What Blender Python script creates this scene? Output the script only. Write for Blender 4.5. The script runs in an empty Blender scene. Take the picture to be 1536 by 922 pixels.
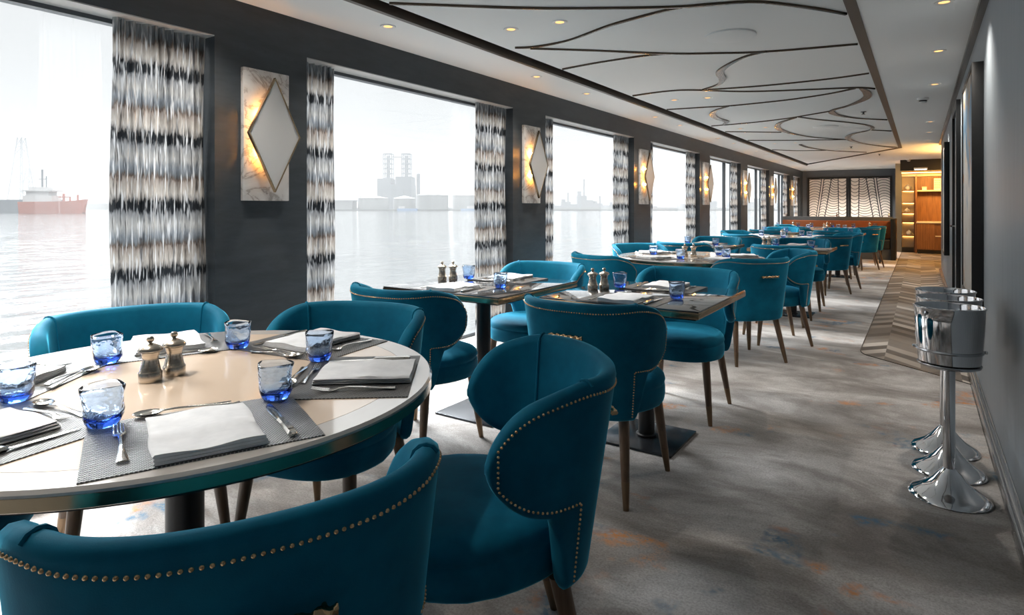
import bpy, bmesh, math, random
from mathutils import Vector, Matrix
random.seed(7)
sc = bpy.context.scene
COL = sc.collection
R = math.radians
H = 2.352                       # ceiling height
WX = -3.18                      # inner face of the window wall
RX = 0.31                       # inner face of the right wall

# ------------------------------------------------------------------ materials
def newmat(name):
    m = bpy.data.materials.new(name); m.use_nodes = True
    nt = m.node_tree; nt.nodes.clear()
    out = nt.nodes.new('ShaderNodeOutputMaterial')
    return m, nt, out
def N(nt, t, **kw):
    n = nt.nodes.new(t)
    for k, v in kw.items():
        if k in n.inputs: n.inputs[k].default_value = v
        else: setattr(n, k, v)
    return n
def L(nt, a, b): nt.links.new(a, b)
def col4(c): return (c[0], c[1], c[2], 1)
def pbr(name, color, rough=.5, metal=0, **kw):
    m, nt, out = newmat(name)
    p = N(nt, 'ShaderNodeBsdfPrincipled')
    p.inputs['Base Color'].default_value = col4(color)
    p.inputs['Roughness'].default_value = rough
    p.inputs['Metallic'].default_value = metal
    for k, v in kw.items(): p.inputs[k.replace('_', ' ')].default_value = v
    L(nt, p.outputs[0], out.inputs[0])
    return m
def coords(nt, scale=(1,1,1), kind='Object', rot=(0,0,0)):
    tc = N(nt, 'ShaderNodeTexCoord'); mp = N(nt, 'ShaderNodeMapping')
    mp.inputs['Scale'].default_value = scale; mp.inputs['Rotation'].default_value = rot
    L(nt, tc.outputs[kind], mp.inputs[0]); return mp.outputs[0]
def noise(nt, vec, scale=5, detail=3, rough=.5, dist=0):
    n = N(nt, 'ShaderNodeTexNoise'); n.inputs['Scale'].default_value = scale
    n.inputs['Detail'].default_value = detail; n.inputs['Roughness'].default_value = rough
    n.inputs['Distortion'].default_value = dist
    L(nt, vec, n.inputs['Vector']); return n.outputs['Fac']
def ramp(nt, fac, stops, interp='LINEAR'):
    r = N(nt, 'ShaderNodeValToRGB'); cr = r.color_ramp; cr.interpolation = interp
    while len(cr.elements) < len(stops): cr.elements.new(.5)
    for e, (p, c) in zip(cr.elements, stops):
        e.position = p; e.color = col4(c) if len(c) == 3 else c
    L(nt, fac, r.inputs[0]); return r.outputs[0]
def mixc(nt, fac, a, b, blend='MIX'):
    m = N(nt, 'ShaderNodeMix'); m.data_type = 'RGBA'; m.blend_type = blend
    for sock, v in ((0, fac), (6, a), (7, b)):
        if hasattr(v, 'is_linked'): L(nt, v, m.inputs[sock])
        elif isinstance(v, (int, float)): m.inputs[sock].default_value = v
        else: m.inputs[sock].default_value = col4(v)
    return m.outputs[2]
def mth(nt, op, a, b=None, c=None):
    m = N(nt, 'ShaderNodeMath'); m.operation = op
    for i, v in enumerate((a, b, c)):
        if v is None: continue
        if hasattr(v, 'is_linked'): L(nt, v, m.inputs[i])
        else: m.inputs[i].default_value = v
    return m.outputs[0]
def bump(nt, h, strength=.3, dist=.01):
    b = N(nt, 'ShaderNodeBump'); b.inputs['Strength'].default_value = strength
    b.inputs['Distance'].default_value = dist; L(nt, h, b.inputs['Height']); return b.outputs[0]
def emit(name, color, s):
    m, nt, out = newmat(name); e = N(nt, 'ShaderNodeEmission')
    e.inputs[0].default_value = col4(color); e.inputs[1].default_value = s
    L(nt, e.outputs[0], out.inputs[0]); return m
def shaded(name, colfn, rough=.6, metal=0, bumpfn=None, **kw):
    m, nt, out = newmat(name); p = N(nt, 'ShaderNodeBsdfPrincipled')
    c = colfn(nt)
    L(nt, c, p.inputs['Base Color'])
    p.inputs['Roughness'].default_value = rough; p.inputs['Metallic'].default_value = metal
    for k, v in kw.items(): p.inputs[k.replace('_', ' ')].default_value = v
    if bumpfn: L(nt, bumpfn(nt), p.inputs['Normal'])
    L(nt, p.outputs[0], out.inputs[0]); return m

M = {}
def velvet_col(nt):
    v = coords(nt)
    return ramp(nt, noise(nt, v, 9, 3, .6), [(.3, (.0008, .104, .185)), (.7, (.0016, .150, .252))])
M['velvet'] = shaded('teal_velvet', velvet_col, .75, 0,
    lambda nt: bump(nt, noise(nt, coords(nt), 420, 2), .12, .002),
    Sheen_Weight=1.0, Sheen_Roughness=.28, Sheen_Tint=(.10, .62, .90, 1), Specular_IOR_Level=.15)
def wood_col(nt):
    v = coords(nt, (14, 14, 1.2))
    return ramp(nt, noise(nt, v, 4, 4, .6), [(.3, (.080, .046, .026)), (.7, (.175, .105, .062))])
M['legwood'] = shaded('walnut_leg', wood_col, .35)
M['brass'] = pbr('antique_bronze', (.66, .46, .26), .26, 1)
M['ferrule'] = pbr('bronze_leg_tip', (.20, .135, .085), .34, .9)
M['bronze'] = pbr('polished_bronze_band', (.50, .37, .235), .22, 1)
M['brown_trim'] = pbr('satin_brown_metal_trim', (.085, .066, .052), .36, .5)
M['bronze_dark'] = pbr('dark_bronze_strip', (.10, .075, .057), .25, 1)
M['silver'] = pbr('polished_cutlery_steel', (.80, .76, .70), .14, 1)
M['mill'] = shaded('brushed_mill_metal', lambda nt: ramp(nt, noise(nt, coords(nt, (1,1,60)), 8, 2), [(.3, (.40,.35,.29)), (.7, (.60,.54,.46))]), .27, 1)
M['chrome'] = pbr('polished_steel', (.78, .78, .79), .07, 1)
M['chrome_brush'] = pbr('brushed_steel', (.52, .53, .55), .22, 1)
M['lacquer_cream'] = pbr('cream_lacquer_top', (.68, .545, .43), .10, 0, Coat_Weight=.5, Coat_Roughness=.03, Coat_IOR=1.5)
M['lacquer_rim'] = pbr('grey_lacquer_rim', (.50, .47, .44), .14, 0, Coat_Weight=.6, Coat_Roughness=.05, Coat_IOR=1.6)
M['lacquer_dark'] = pbr('mirror_grey_lacquer_top', (.045, .046, .048), .08, 0, Coat_Weight=1, Coat_Roughness=.02, Coat_IOR=2.4)
M['black_metal'] = pbr('black_powder_coat', (.016, .017, .019), .33, .3)
M['plate'] = pbr('black_steel_plate', (.035, .04, .048), .24, .6)
M['linen'] = shaded('white_linen', lambda nt: ramp(nt, noise(nt, coords(nt), 30, 2), [(.3, (.60,.61,.63)), (.7, (.70,.71,.73))]), .9, 0,
    lambda nt: bump(nt, noise(nt, coords(nt), 900, 1), .15, .001), Sheen_Weight=.2)
def weave(nt):
    tc = N(nt, 'ShaderNodeTexCoord'); sx = N(nt, 'ShaderNodeSeparateXYZ'); L(nt, tc.outputs['Object'], sx.inputs[0])
    a = mth(nt, 'SINE', mth(nt, 'MULTIPLY', sx.outputs[0], 2*math.pi/.0068))
    b = mth(nt, 'SINE', mth(nt, 'MULTIPLY', sx.outputs[1], 2*math.pi/.0092))
    return mth(nt, 'MULTIPLY', a, b)
M['mat'] = shaded('woven_charcoal_mat', lambda nt: ramp(nt, weave(nt), [(.0, (.020,.020,.022)), (.3, (.06,.06,.06)), (.65, (.27,.265,.26))]), .30, 0,
    lambda nt: bump(nt, weave(nt), .5, .0015), Specular_IOR_Level=.8)
# ribbed hand-made tumbler glass, blue all through its thickness
m, nt, out = newmat('blue_glass'); g = N(nt, 'ShaderNodeBsdfPrincipled')
g.inputs['Base Color'].default_value = (.80, .90, 1, 1); g.inputs['Roughness'].default_value = .015
g.inputs['IOR'].default_value = 1.46; g.inputs['Transmission Weight'].default_value = 1
va = N(nt, 'ShaderNodeVolumeAbsorption'); va.inputs['Color'].default_value = (.03, .40, .98, 1); va.inputs['Density'].default_value = 42
L(nt, bump(nt, noise(nt, coords(nt, (1,1,1.6)), 52, 1), .36, .006), g.inputs['Normal'])
L(nt, g.outputs[0], out.inputs[0]); L(nt, va.outputs[0], out.inputs['Volume']); M['blue'] = m
def thin_glass(name, tint, refl):
    m, nt, out = newmat(name); t = N(nt, 'ShaderNodeBsdfTransparent'); t.inputs[0].default_value = col4(tint)
    gl = N(nt, 'ShaderNodeBsdfGlossy'); gl.inputs['Roughness'].default_value = .01
    fr = N(nt, 'ShaderNodeFresnel'); fr.inputs[0].default_value = 1.4
    mx = N(nt, 'ShaderNodeMixShader'); L(nt, mth(nt, 'MULTIPLY', fr.outputs[0], refl), mx.inputs[0])
    L(nt, t.outputs[0], mx.inputs[1]); L(nt, gl.outputs[0], mx.inputs[2]); L(nt, mx.outputs[0], out.inputs[0]); return m
M['pane'] = thin_glass('window_glass', (.98, .99, .99), .05)
# setting
def carpet(nt):
    v = coords(nt, (1, 1, 1))
    base = ramp(nt, noise(nt, coords(nt, (1, 1.7, 1)), 1.25, 10, .66, .45), [(.34, (.165, .146, .133)), (.48, (.31, .286, .27)), (.62, (.56, .54, .525))])
    spk = ramp(nt, noise(nt, v, 120, 3, .75), [(.36, (.70, .69, .68)), (.6, (1.06, 1.06, 1.06))])
    base = mixc(nt, 1, base, spk, 'MULTIPLY')
    vein = mth(nt, 'ABSOLUTE', mth(nt, 'SUBTRACT', noise(nt, coords(nt, (.55, 1.9, 1)), .95, 3, .5, .4), .5))
    vm = ramp(nt, vein, [(.0, (1,1,1)), (.02, (.85,.85,.85)), (.05, (0,0,0))])
    brk = ramp(nt, noise(nt, v, 1.7, 4, .7), [(.53, (0,0,0)), (.60, (1,1,1))])
    fine = ramp(nt, noise(nt, v, 30, 4, .85), [(.42, (0,0,0)), (.55, (1,1,1))])
    f = mixc(nt, 1, mixc(nt, 1, vm, brk, 'MULTIPLY'), fine, 'MULTIPLY')
    which = ramp(nt, noise(nt, v, 3.1, 2), [(.47, (.03, .12, .21)), (.54, (.55, .20, .035))])
    base = mixc(nt, f, base, which)
    return base
M['carpet'] = shaded('mottled_grey_carpet', carpet, .95, 0,
    lambda nt: bump(nt, noise(nt, coords(nt), 260, 3, .7), .45, .006), Sheen_Weight=.15)
def chevron(nt):
    tc = N(nt, 'ShaderNodeTexCoord'); s = N(nt, 'ShaderNodeSeparateXYZ'); L(nt, tc.outputs['Object'], s.inputs[0])
    w = .24
    xs = mth(nt, 'DIVIDE', s.outputs[0], w)
    tri = mth(nt, 'ABSOLUTE', mth(nt, 'SUBTRACT', mth(nt, 'FRACT', mth(nt, 'MULTIPLY', xs, .5)), .5))
    t = mth(nt, 'ADD', s.outputs[1], mth(nt, 'MULTIPLY', tri, .56))
    row = mth(nt, 'FLOOR', mth(nt, 'DIVIDE', t, .16))
    colm = mth(nt, 'FLOOR', xs)
    cv = N(nt, 'ShaderNodeCombineXYZ'); L(nt, row, cv.inputs[0]); L(nt, colm, cv.inputs[1])
    wn = N(nt, 'ShaderNodeTexWhiteNoise'); L(nt, cv.outputs[0], wn.inputs['Vector'])
    alt = mth(nt, 'MODULO', mth(nt, 'ADD', row, colm), 2)
    k = mth(nt, 'ADD', mth(nt, 'MULTIPLY', wn.outputs['Value'], .62), mth(nt, 'MULTIPLY', mth(nt, 'ABSOLUTE', alt), .38))
    c = ramp(nt, k, [(.0, (.065, .056, .049)), (.35, (.11, .095, .083)), (.55, (.17, .148, .128)), (.75, (.32, .285, .25)), (1, (.46, .42, .375))])
    g = ramp(nt, noise(nt, coords(nt, (3, 40, 1)), 3, 3), [(.3, (.85,.85,.85)), (.7, (1.05,1.05,1.05))])
    return mixc(nt, 1, c, g, 'MULTIPLY')
M['chevron'] = shaded('chevron_plank_floor', chevron, .5, Specular_IOR_Level=.25)
def darkwall(nt):
    return ramp(nt, noise(nt, coords(nt, (1, 1.2, 5), rot=(R(25),0,0)), 3, 6, .65), [(.3, (.028, .036, .043)), (.7, (.048, .058, .068))])
M['darkwall'] = shaded('charcoal_brushed_panel', darkwall, .42)
def greywall(nt):
    return ramp(nt, noise(nt, coords(nt, (1, 26, .6)), 3, 5, .6), [(.3, (.25, .288, .322)), (.7, (.33, .37, .405))])
M['greywall'] = shaded('blue_grey_wall_fabric', greywall, .45, 0)
M['backwall'] = pbr('slate_grey_panel', (.10, .115, .13), .5)
M['ceiling'] = pbr('matt_grey_white_ceiling', (.80, .81, .81), .9)
M['raft'] = pbr('matt_light_grey_raft', (.76, .775, .775), .85)
M['void'] = pbr('ceiling_void_black', (.012, .012, .013), .8)
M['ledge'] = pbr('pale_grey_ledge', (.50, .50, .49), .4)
M['frame'] = pbr('grey_aluminium_frame', (.09, .10, .11), .4, .3)
M['black'] = pbr('satin_black', (.008, .0085, .009), .35)
M['white'] = pbr('white_plastic', (.75, .75, .74), .5)
def marble(nt):
    v = coords(nt)
    w = mth(nt, 'ABSOLUTE', mth(nt, 'SUBTRACT', noise(nt, coords(nt, (1, 1, 1.4), rot=(R(40),0,0)), 4, 5, .6, 1.2), .5))
    return ramp(nt, w, [(.0, (.34, .30, .27)), (.035, (.60, .57, .54)), (.2, (.70, .68, .65))])
M['marble'] = shaded('veined_stone', marble, .3)
M['mirror'] = pbr('sconce_satin_mirror', (.66, .65, .63), .22, .35)
M['warm_led'] = emit('warm_sconce_bulb', (1, .41, .065), 330)
M['warm_lamp'] = emit('warm_downlight_lamp', (1, .50, .16), 1.6)
M['warm_strip'] = emit('warm_strip_light', (1, .50, .12), 8)
M['cool_lamp'] = emit('cool_lamp', (.85, 1, .92), 3)
def curtaincol(nt):
    tc = N(nt, 'ShaderNodeTexCoord'); s = N(nt, 'ShaderNodeSeparateXYZ'); L(nt, tc.outputs['Object'], s.inputs[0])
    strk = noise(nt, coords(nt, (1, 60, 5.0)), 2.0, 3, .7)
    z = mth(nt, 'ADD', s.outputs[2], mth(nt, 'MULTIPLY', mth(nt, 'SUBTRACT', strk, .5), .13))
    ph = mth(nt, 'FRACT', mth(nt, 'DIVIDE', mth(nt, 'SUBTRACT', 2.60, z), .345))
    band = ramp(nt, ph, [(.0, (.022, .026, .030)), (.10, (.03, .034, .04)), (.16, (.34, .35, .36)), (.34, (.56, .55, .53)), (.48, (.30, .33, .36)),
                         (.56, (.20, .215, .23)), (.62, (.17, .125, .10)), (.67, (.40, .35, .31)), (.86, (.62, .58, .53)), (.93, (.40, .38, .36)), (.98, (.022, .026, .03))])
    gl = ramp(nt, noise(nt, coords(nt, (1, 85, 3.4)), 1.8, 2, .6), [(.55, (0,0,0)), (.63, (1,1,1))])  # pale streaks: glints on the cloth painted into its colour
    band = mixc(nt, gl, band, (.86, .87, .88))
    dk = ramp(nt, noise(nt, coords(nt, (3, 110, 4.5)), 1.3, 2, .6), [(.34, (.30,.30,.31)), (.44, (1,1,1))])
    return mixc(nt, 1, mixc(nt, 1, band, dk, 'MULTIPLY'), (.74, .74, .745), 'MULTIPLY')
m, nt, out = newmat('banded_curtain_fabric'); d = N(nt, 'ShaderNodeBsdfPrincipled'); d.inputs['Roughness'].default_value = .45
tr = N(nt, 'ShaderNodeBsdfTranslucent'); cc = curtaincol(nt); L(nt, cc, d.inputs['Base Color']); L(nt, cc, tr.inputs[0])
mx = N(nt, 'ShaderNodeMixShader'); mx.inputs[0].default_value = .22
L(nt, d.outputs[0], mx.inputs[1]); L(nt, tr.outputs[0], mx.inputs[2]); L(nt, mx.outputs[0], out.inputs[0]); M['curtain'] = m
m, nt, out = newmat('sheer_voile'); t = N(nt, 'ShaderNodeBsdfTransparent'); tr = N(nt, 'ShaderNodeBsdfTranslucent')
tr.inputs[0].default_value = (.85, .86, .87, 1); mx = N(nt, 'ShaderNodeMixShader'); mx.inputs[0].default_value = .022
L(nt, t.outputs[0], mx.inputs[1]); L(nt, tr.outputs[0], mx.inputs[2]); L(nt, mx.outputs[0], out.inputs[0]); M['sheer'] = m
M['tan'] = pbr('tan_leather', (.30, .085, .018), .42)
M['dark_leather'] = pbr('black_leather', (.012, .014, .017), .4)
M['oak'] = shaded('warm_oak_panel', lambda nt: ramp(nt, noise(nt, coords(nt, (14,14,1)), 3, 4), [(.3, (.16,.07,.028)), (.7, (.27,.125,.05))]), .45)
M['walnut'] = shaded('walnut_panel', lambda nt: ramp(nt, noise(nt, coords(nt, (14,14,1)), 3, 4), [(.3, (.10,.042,.018)), (.7, (.17,.075,.03))]), .45)
M['cream'] = pbr('cream_panel', (.62, .55, .47), .6)
M['art_paper'] = pbr('cream_art_panel', (.86, .80, .73), .6)
M['ink'] = pbr('charcoal_ink', (.03, .032, .035), .6)
def canvas(nt):
    tc = N(nt, 'ShaderNodeTexCoord'); s = N(nt, 'ShaderNodeSeparateXYZ'); L(nt, tc.outputs['Object'], s.inputs[0])
    n1 = noise(nt, coords(nt, (1, 1.6, 1)), 2.2, 3, .55, .6)
    f = mth(nt, 'ADD', mth(nt, 'MULTIPLY', s.outputs[2], .45), n1)
    c = ramp(nt, f, [(.30, (.50,.48,.44)), (.52, (.62,.60,.56)), (.60, (.13,.26,.40)), (.78, (.22,.34,.46)), (.86, (.40,.32,.24)), (1, (.62,.60,.57))])
    gold = ramp(nt, noise(nt, coords(nt), 5, 3, .6), [(.62, (0,0,0)), (.66, (1,1,1))])
    return mixc(nt, gold, c, (.50, .24, .05))
M['canvas'] = shaded('abstract_painted_canvas', canvas, .5)
# outside
def wave_h(nt):
    v = coords(nt, (1, 1, 1))
    a = noise(nt, coords(nt, (1.0, .45, 1)), .55, 6, .62, .6); b = noise(nt, coords(nt, (1, .4, 1)), .045, 4, .6)
    return mth(nt, 'ADD', a, mth(nt, 'MULTIPLY', b, 2.2))
M['water'] = shaded('grey_river_water', lambda nt: ramp(nt, noise(nt, coords(nt, (1, .3, 1)), .05, 4, .6), [(.3, (.065,.069,.07)), (.7, (.08,.084,.085))]), .045, 0,
    lambda nt: bump(nt, wave_h(nt), .32, .55), Specular_IOR_Level=.35)
M['hull'] = pbr('orange_red_hull', (.20, .034, .010), .6)
M['ship_white'] = pbr('ship_white_paint', (.26, .26, .26), .6)
M['tank'] = pbr('pale_tank_steel', (.135, .142, .145), .7)
M['tank_roof'] = pbr('white_tank_roof', (.24, .245, .25), .7)
M['plant'] = pbr('blue_grey_plant_steel', (.035, .047, .06), .7)
M['bank'] = pbr('dark_river_bank', (.05, .055, .054), .9)
M['ship_blue'] = pbr('blue_barge_paint', (.08, .14, .24), .6)
m, nt, out = newmat('river_haze'); vs = N(nt, 'ShaderNodeVolumeScatter'); vs.inputs['Color'].default_value = (.97, .985, 1, 1)
vs.inputs['Density'].default_value = .00022
va = N(nt, 'ShaderNodeVolumeAbsorption'); va.inputs['Color'].default_value = (0, 0, 0, 1); va.inputs['Density'].default_value = .00029
ad = N(nt, 'ShaderNodeAddShader'); L(nt, vs.outputs[0], ad.inputs[0]); L(nt, va.outputs[0], ad.inputs[1]); L(nt, ad.outputs[0], out.inputs['Volume']); M['haze'] = m

# ------------------------------------------------------------------ mesh helpers
class MB:
    def __init__(s): s.v = []; s.f = []
    def add(s, vs, fs):
        o = len(s.v); s.v += [tuple(p) for p in vs]; s.f += [tuple(i + o for i in f) for f in fs]; return s
    def box(s, x0, y0, z0, x1, y1, z1):
        return s.add([(x0,y0,z0),(x1,y0,z0),(x1,y1,z0),(x0,y1,z0),(x0,y0,z1),(x1,y0,z1),(x1,y1,z1),(x0,y1,z1)],
                     [(0,3,2,1),(4,5,6,7),(0,1,5,4),(1,2,6,5),(2,3,7,6),(3,0,4,7)])
    def prism(s, poly, z0, z1):
        n = len(poly)
        return s.add([(x, y, z0) for x, y in poly] + [(x, y, z1) for x, y in poly],
                     [tuple(range(n-1, -1, -1)), tuple(range(n, 2*n))] + [(i, (i+1) % n, n+(i+1) % n, n+i) for i in range(n)])
    def loft(s, rings, closed=True, cap=True):
        n = len(rings[0]); vs = [p for r in rings for p in r]; fs = []
        for j in range(len(rings)-1):
            for i in range(n if closed else n-1):
                a = j*n+i; b = j*n+(i+1) % n; fs.append((a, b, b+n, a+n))
        if cap and closed:
            fs.append(tuple(range(n-1, -1, -1))); fs.append(tuple((len(rings)-1)*n+i for i in range(n)))
        return s.add(vs, fs)
    def lathe(s, prof, n=24, c=(0,0,0), cap=True):
        rings = [[(c[0]+r*math.cos(2*math.pi*i/n), c[1]+r*math.sin(2*math.pi*i/n), c[2]+z) for i in range(n)] for r, z in prof]
        return s.loft(rings, True, cap)
    def tube(s, pts, rad, n=8):
        pts = [Vector(p) for p in pts]; rings = []
        rr = rad if isinstance(rad, (list, tuple)) else [rad]*len(pts)
        up = None
        for i, p in enumerate(pts):
            d = (pts[min(i+1, len(pts)-1)] - pts[max(i-1, 0)]).normalized()
            if up is None:
                up = Vector((0,0,1)) if abs(d.z) < .9 else Vector((0,1,0))
            a = d.cross(up)
            if a.length < 1e-6: a = d.cross(Vector((1,0,0)))
            a.normalize(); b = a.cross(d).normalized(); up = b
            rings.append([p + (a*math.cos(2*math.pi*k/n) + b*math.sin(2*math.pi*k/n))*rr[i] for k in range(n)])
        return s.loft(rings)
    def xf(s, mat):
        s.v = [tuple(mat @ Vector(p)) for p in s.v]; return s
    def build(s, name, mat, parent=None, smooth=False, bevel=0, seg=2, angle=40):
        me = bpy.data.meshes.new(name)
        me.from_pydata(s.v, [], s.f)
        bm = bmesh.new(); bm.from_mesh(me)
        bmesh.ops.recalc_face_normals(bm, faces=bm.faces)
        if bevel:
            ed = [e for e in bm.edges if len(e.link_faces) == 2 and e.calc_face_angle(0) > R(30)]
            bmesh.ops.bevel(bm, geom=ed, offset=bevel, segments=seg, affect='EDGES', profile=.5, clamp_overlap=True)
        bm.to_mesh(me); bm.free()
        if smooth or bevel:
            for p in me.polygons: p.use_smooth = True
            me.set_sharp_from_angle(angle=R(angle))
        me.materials.append(mat)
        o = bpy.data.objects.new(name, me); COL.objects.link(o)
        if parent: o.parent = parent
        return o
def tag(o, label=None, cat=None, group=None, kind=None):
    if label: o['label'] = label
    if cat: o['category'] = cat
    if group: o['group'] = group
    if kind: o['kind'] = kind
    return o
def thing(name, label, cat, loc=(0,0,0), rz=0, group=None):
    o = bpy.data.objects.new(name, None); o.empty_display_size = .1; COL.objects.link(o)
    o.location = loc; o.rotation_euler = (0, 0, rz); return tag(o, label, cat, group)
def struct(name, mb, mat, parent=None, **kw):
    o = mb.build(name, mat, parent, **kw)
    if not parent: o['kind'] = 'structure'
    return o
def dup(o, loc=None, rz=None, label=None, group=None, parent=None):
    c = o.copy(); COL.objects.link(c)
    if parent: c.parent = parent
    if loc is not None: c.location = loc
    if rz is not None: c.rotation_euler = (0, 0, rz)
    if label: c['label'] = label
    if group: c['group'] = group
    for ch in list(o.children): dup(ch, parent=c)
    return c
class Maker:
    """builds the first of a kind once, then hands out copies of it and its parts"""
    def __init__(s, fn): s.fn = fn; s.first = None; s.used = False
    def __call__(s, loc, rz, label, group=None):
        if s.first is None: s.first = s.fn()
        o = s.first
        if s.used: return dup(o, loc, rz, label, group)
        s.used = True; o.location = loc; o.rotation_euler = (0, 0, rz); o['label'] = label
        if group: o['group'] = group
        return o
def smooth01(t): t = max(0, min(1, t)); return t*t*(3-2*t)
def catmull(P, per=10):
    out = []; P = [Vector(p) for p in P]
    for i in range(len(P)-1):
        p0 = P[max(i-1, 0)]; p1 = P[i]; p2 = P[i+1]; p3 = P[min(i+2, len(P)-1)]
        for k in range(per):
            t = k/per
            out.append(.5*((2*p1)+(-p0+p2)*t+(2*p0-5*p1+4*p2-p3)*t*t+(-p0+3*p1-3*p2+p3)*t**3))
    out.append(P[-1]); return out

# ------------------------------------------------------------------ setting
Y0, YF = -1.0, 21.7
def carpet_edge():
    return [(-.42, 19.3), (-.42, 6.05), (-.415, 5.86), (-.38, 5.74), (-.30, 5.66), (.05, 5.36), (.31, 5.14)]
mb = MB(); ce = carpet_edge()
mb.prism([(-2.90, Y0), (RX+.02, Y0), (RX+.02, 5.14)] + list(reversed(ce))[1:] + [(-.56, 19.3), (-.56, YF), (-2.90, YF)], -.06, 0)
struct('floor', mb, M['carpet'])
mb = MB(); mb.prism(ce + [(RX+.02, 5.14), (RX+.02, 13.6), (2.6, 13.6), (2.6, 19.6), (-.42, 19.6)], -.06, 0)
struct('floor_chevron', mb, M['chevron'])
pts = [Vector((-.42, 19.3, .001))]+catmull([(-.42, 6.4, .001), (-.42, 6.2, .001)]+[(x, y, .001) for x, y in ce[1:]], 6)
struct('trim_1', MB().tube(pts, .004, 6), M['bronze_dark'])

PS = [1.87 + 2.92*k for k in range(-1, 7)]            # near edge of each pillar, 0.6 wide
mb = MB()
for p in PS: mb.box(-3.42, p, .0, WX, p+.60, 2.13)
mb.box(-3.42, Y0, 2.13, WX, YF, H+.12)
mb.box(-3.42, 21.2, 0, WX, YF, 2.13)
struct('wall_left', mb, M['darkwall'])
struct('baseboard_left', MB().box(-3.46, Y0, -.06, -2.885, YF, .05), M['ledge'], bevel=.004)
wins = []
edges = [p+.60 for p in PS]; ends = PS[1:] + [21.2]
for i, (a, b) in enumerate(zip(edges, ends)):
    mb = MB(); f = .028
    x0, x1 = -3.375, -3.320
    mb.box(x0, a, .05, x1, a+f, 2.13); mb.box(x0, b-f, .05, x1, b, 2.13)
    mb.box(x0, a+f, 2.13-f, x1, b-f, 2.13); mb.box(x0, a+f, .05, x1, b-f, .05+f)
    if i >= 4: mb.box(x0, a+(b-a)*.68, .05+f, x1, a+(b-a)*.68+.05, 2.13-f)
    w = struct('window_%d' % (i+1), mb, M['frame'])
    MB().box(-3.320, a, 2.124, WX-.002, b, 2.130).build('lintel_sheen_strip', M['ledge'], w)  # added pale strip: sky reflection under the lintel put into its colour
    MB().box(-3.350, a+f*.5, .05+f*.5, -3.344, b-f*.5, 2.13-f*.5).build('glass_pane', M['pane'], w)
# right wall, far walls, back wall
mb = MB(); mb.box(RX, Y0, -.06, RX+.14, 13.6, H+.12); struct('wall_right', mb, M['greywall'])
mb = MB(); mb.box(RX-.006, Y0, .085, RX, 13.6, .10); mb.box(RX-.024, Y0, 0, RX, 13.6, .085); mb.box(RX-.034, Y0, .03, RX-.024, 13.6, .075)
struct('baseboard_right', mb, M['chrome_brush'], bevel=.004)
struct('trim_2', MB().box(.272, Y0, H-.03, RX, 13.6, H), M['bronze_dark'])
mb = MB(); mb.box(-3.42, YF, 0, -.42, YF+.12, H+.1); mb.box(-.56, 19.3, 0, -.42, YF, H+.1)
struct('wall_far', mb, M['backwall'])
mb = MB(); mb.box(-.56, 19.6, 0, 2.6, 19.72, H+.1); mb.box(2.6, 13.6, 0, 2.72, 19.72, H+.1); mb.box(RX+.14, 13.46, 0, 2.72, 13.6, H+.1)
struct('wall_lobby', mb, M['oak'])
struct('wall_near', MB().box(-3.46, Y0-.12, -.06, RX+.14, Y0, H+.12), M['greywall'])
# ceiling: flat border, recessed raft between bronze lined gaps
CX0, CX1 = -2.60, -.30
mb = MB()
mb.prism([(-3.42, Y0), (CX0, Y0), (CX0, 18.5), (-3.42, 18.5)], H, H+.1)
mb.prism([(CX1, Y0), (RX+.14, Y0), (RX+.14, 14.2), (CX1, 14.2)], H, H+.1)
mb.prism([(-3.42, 18.5), (CX0, 18.5), (CX1, 14.2), (2.72, 14.2), (2.72, YF+.1), (-3.42, YF+.1)], H, H+.1)
mb.box(RX+.14, 13.46, H, 2.72, 14.2, H+.1)
struct('ceiling', mb, M['ceiling'])
struct('ceiling_void', MB().box(-3.42, Y0, H+.14, 2.72, YF+.1, H+.18), M['void'])
struct('ceiling_raft', MB().prism([(-2.52, Y0), (-.36, Y0), (-.36, 14.1), (-2.52, 18.1)], H+.004, H+.06), M['raft'])
mb = MB(); mb.box(CX0, Y0, H-.004, CX0+.006, 18.5, H+.139); mb.box(CX0-.012, Y0, H-.030, CX0+.020, 18.5, H+.02)
struct('trim_3', mb, M['brown_trim'])
struct('trim_43', MB().box(-.36, Y0, H-.006, CX1, 14.15, H+.05), M['brown_trim'])
struct('trim_4', MB().prism([(CX0, 18.5), (CX0, 18.44), (CX1, 14.14), (CX1, 14.2)], H-.003, H+.1), M['bronze_dark'])
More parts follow.
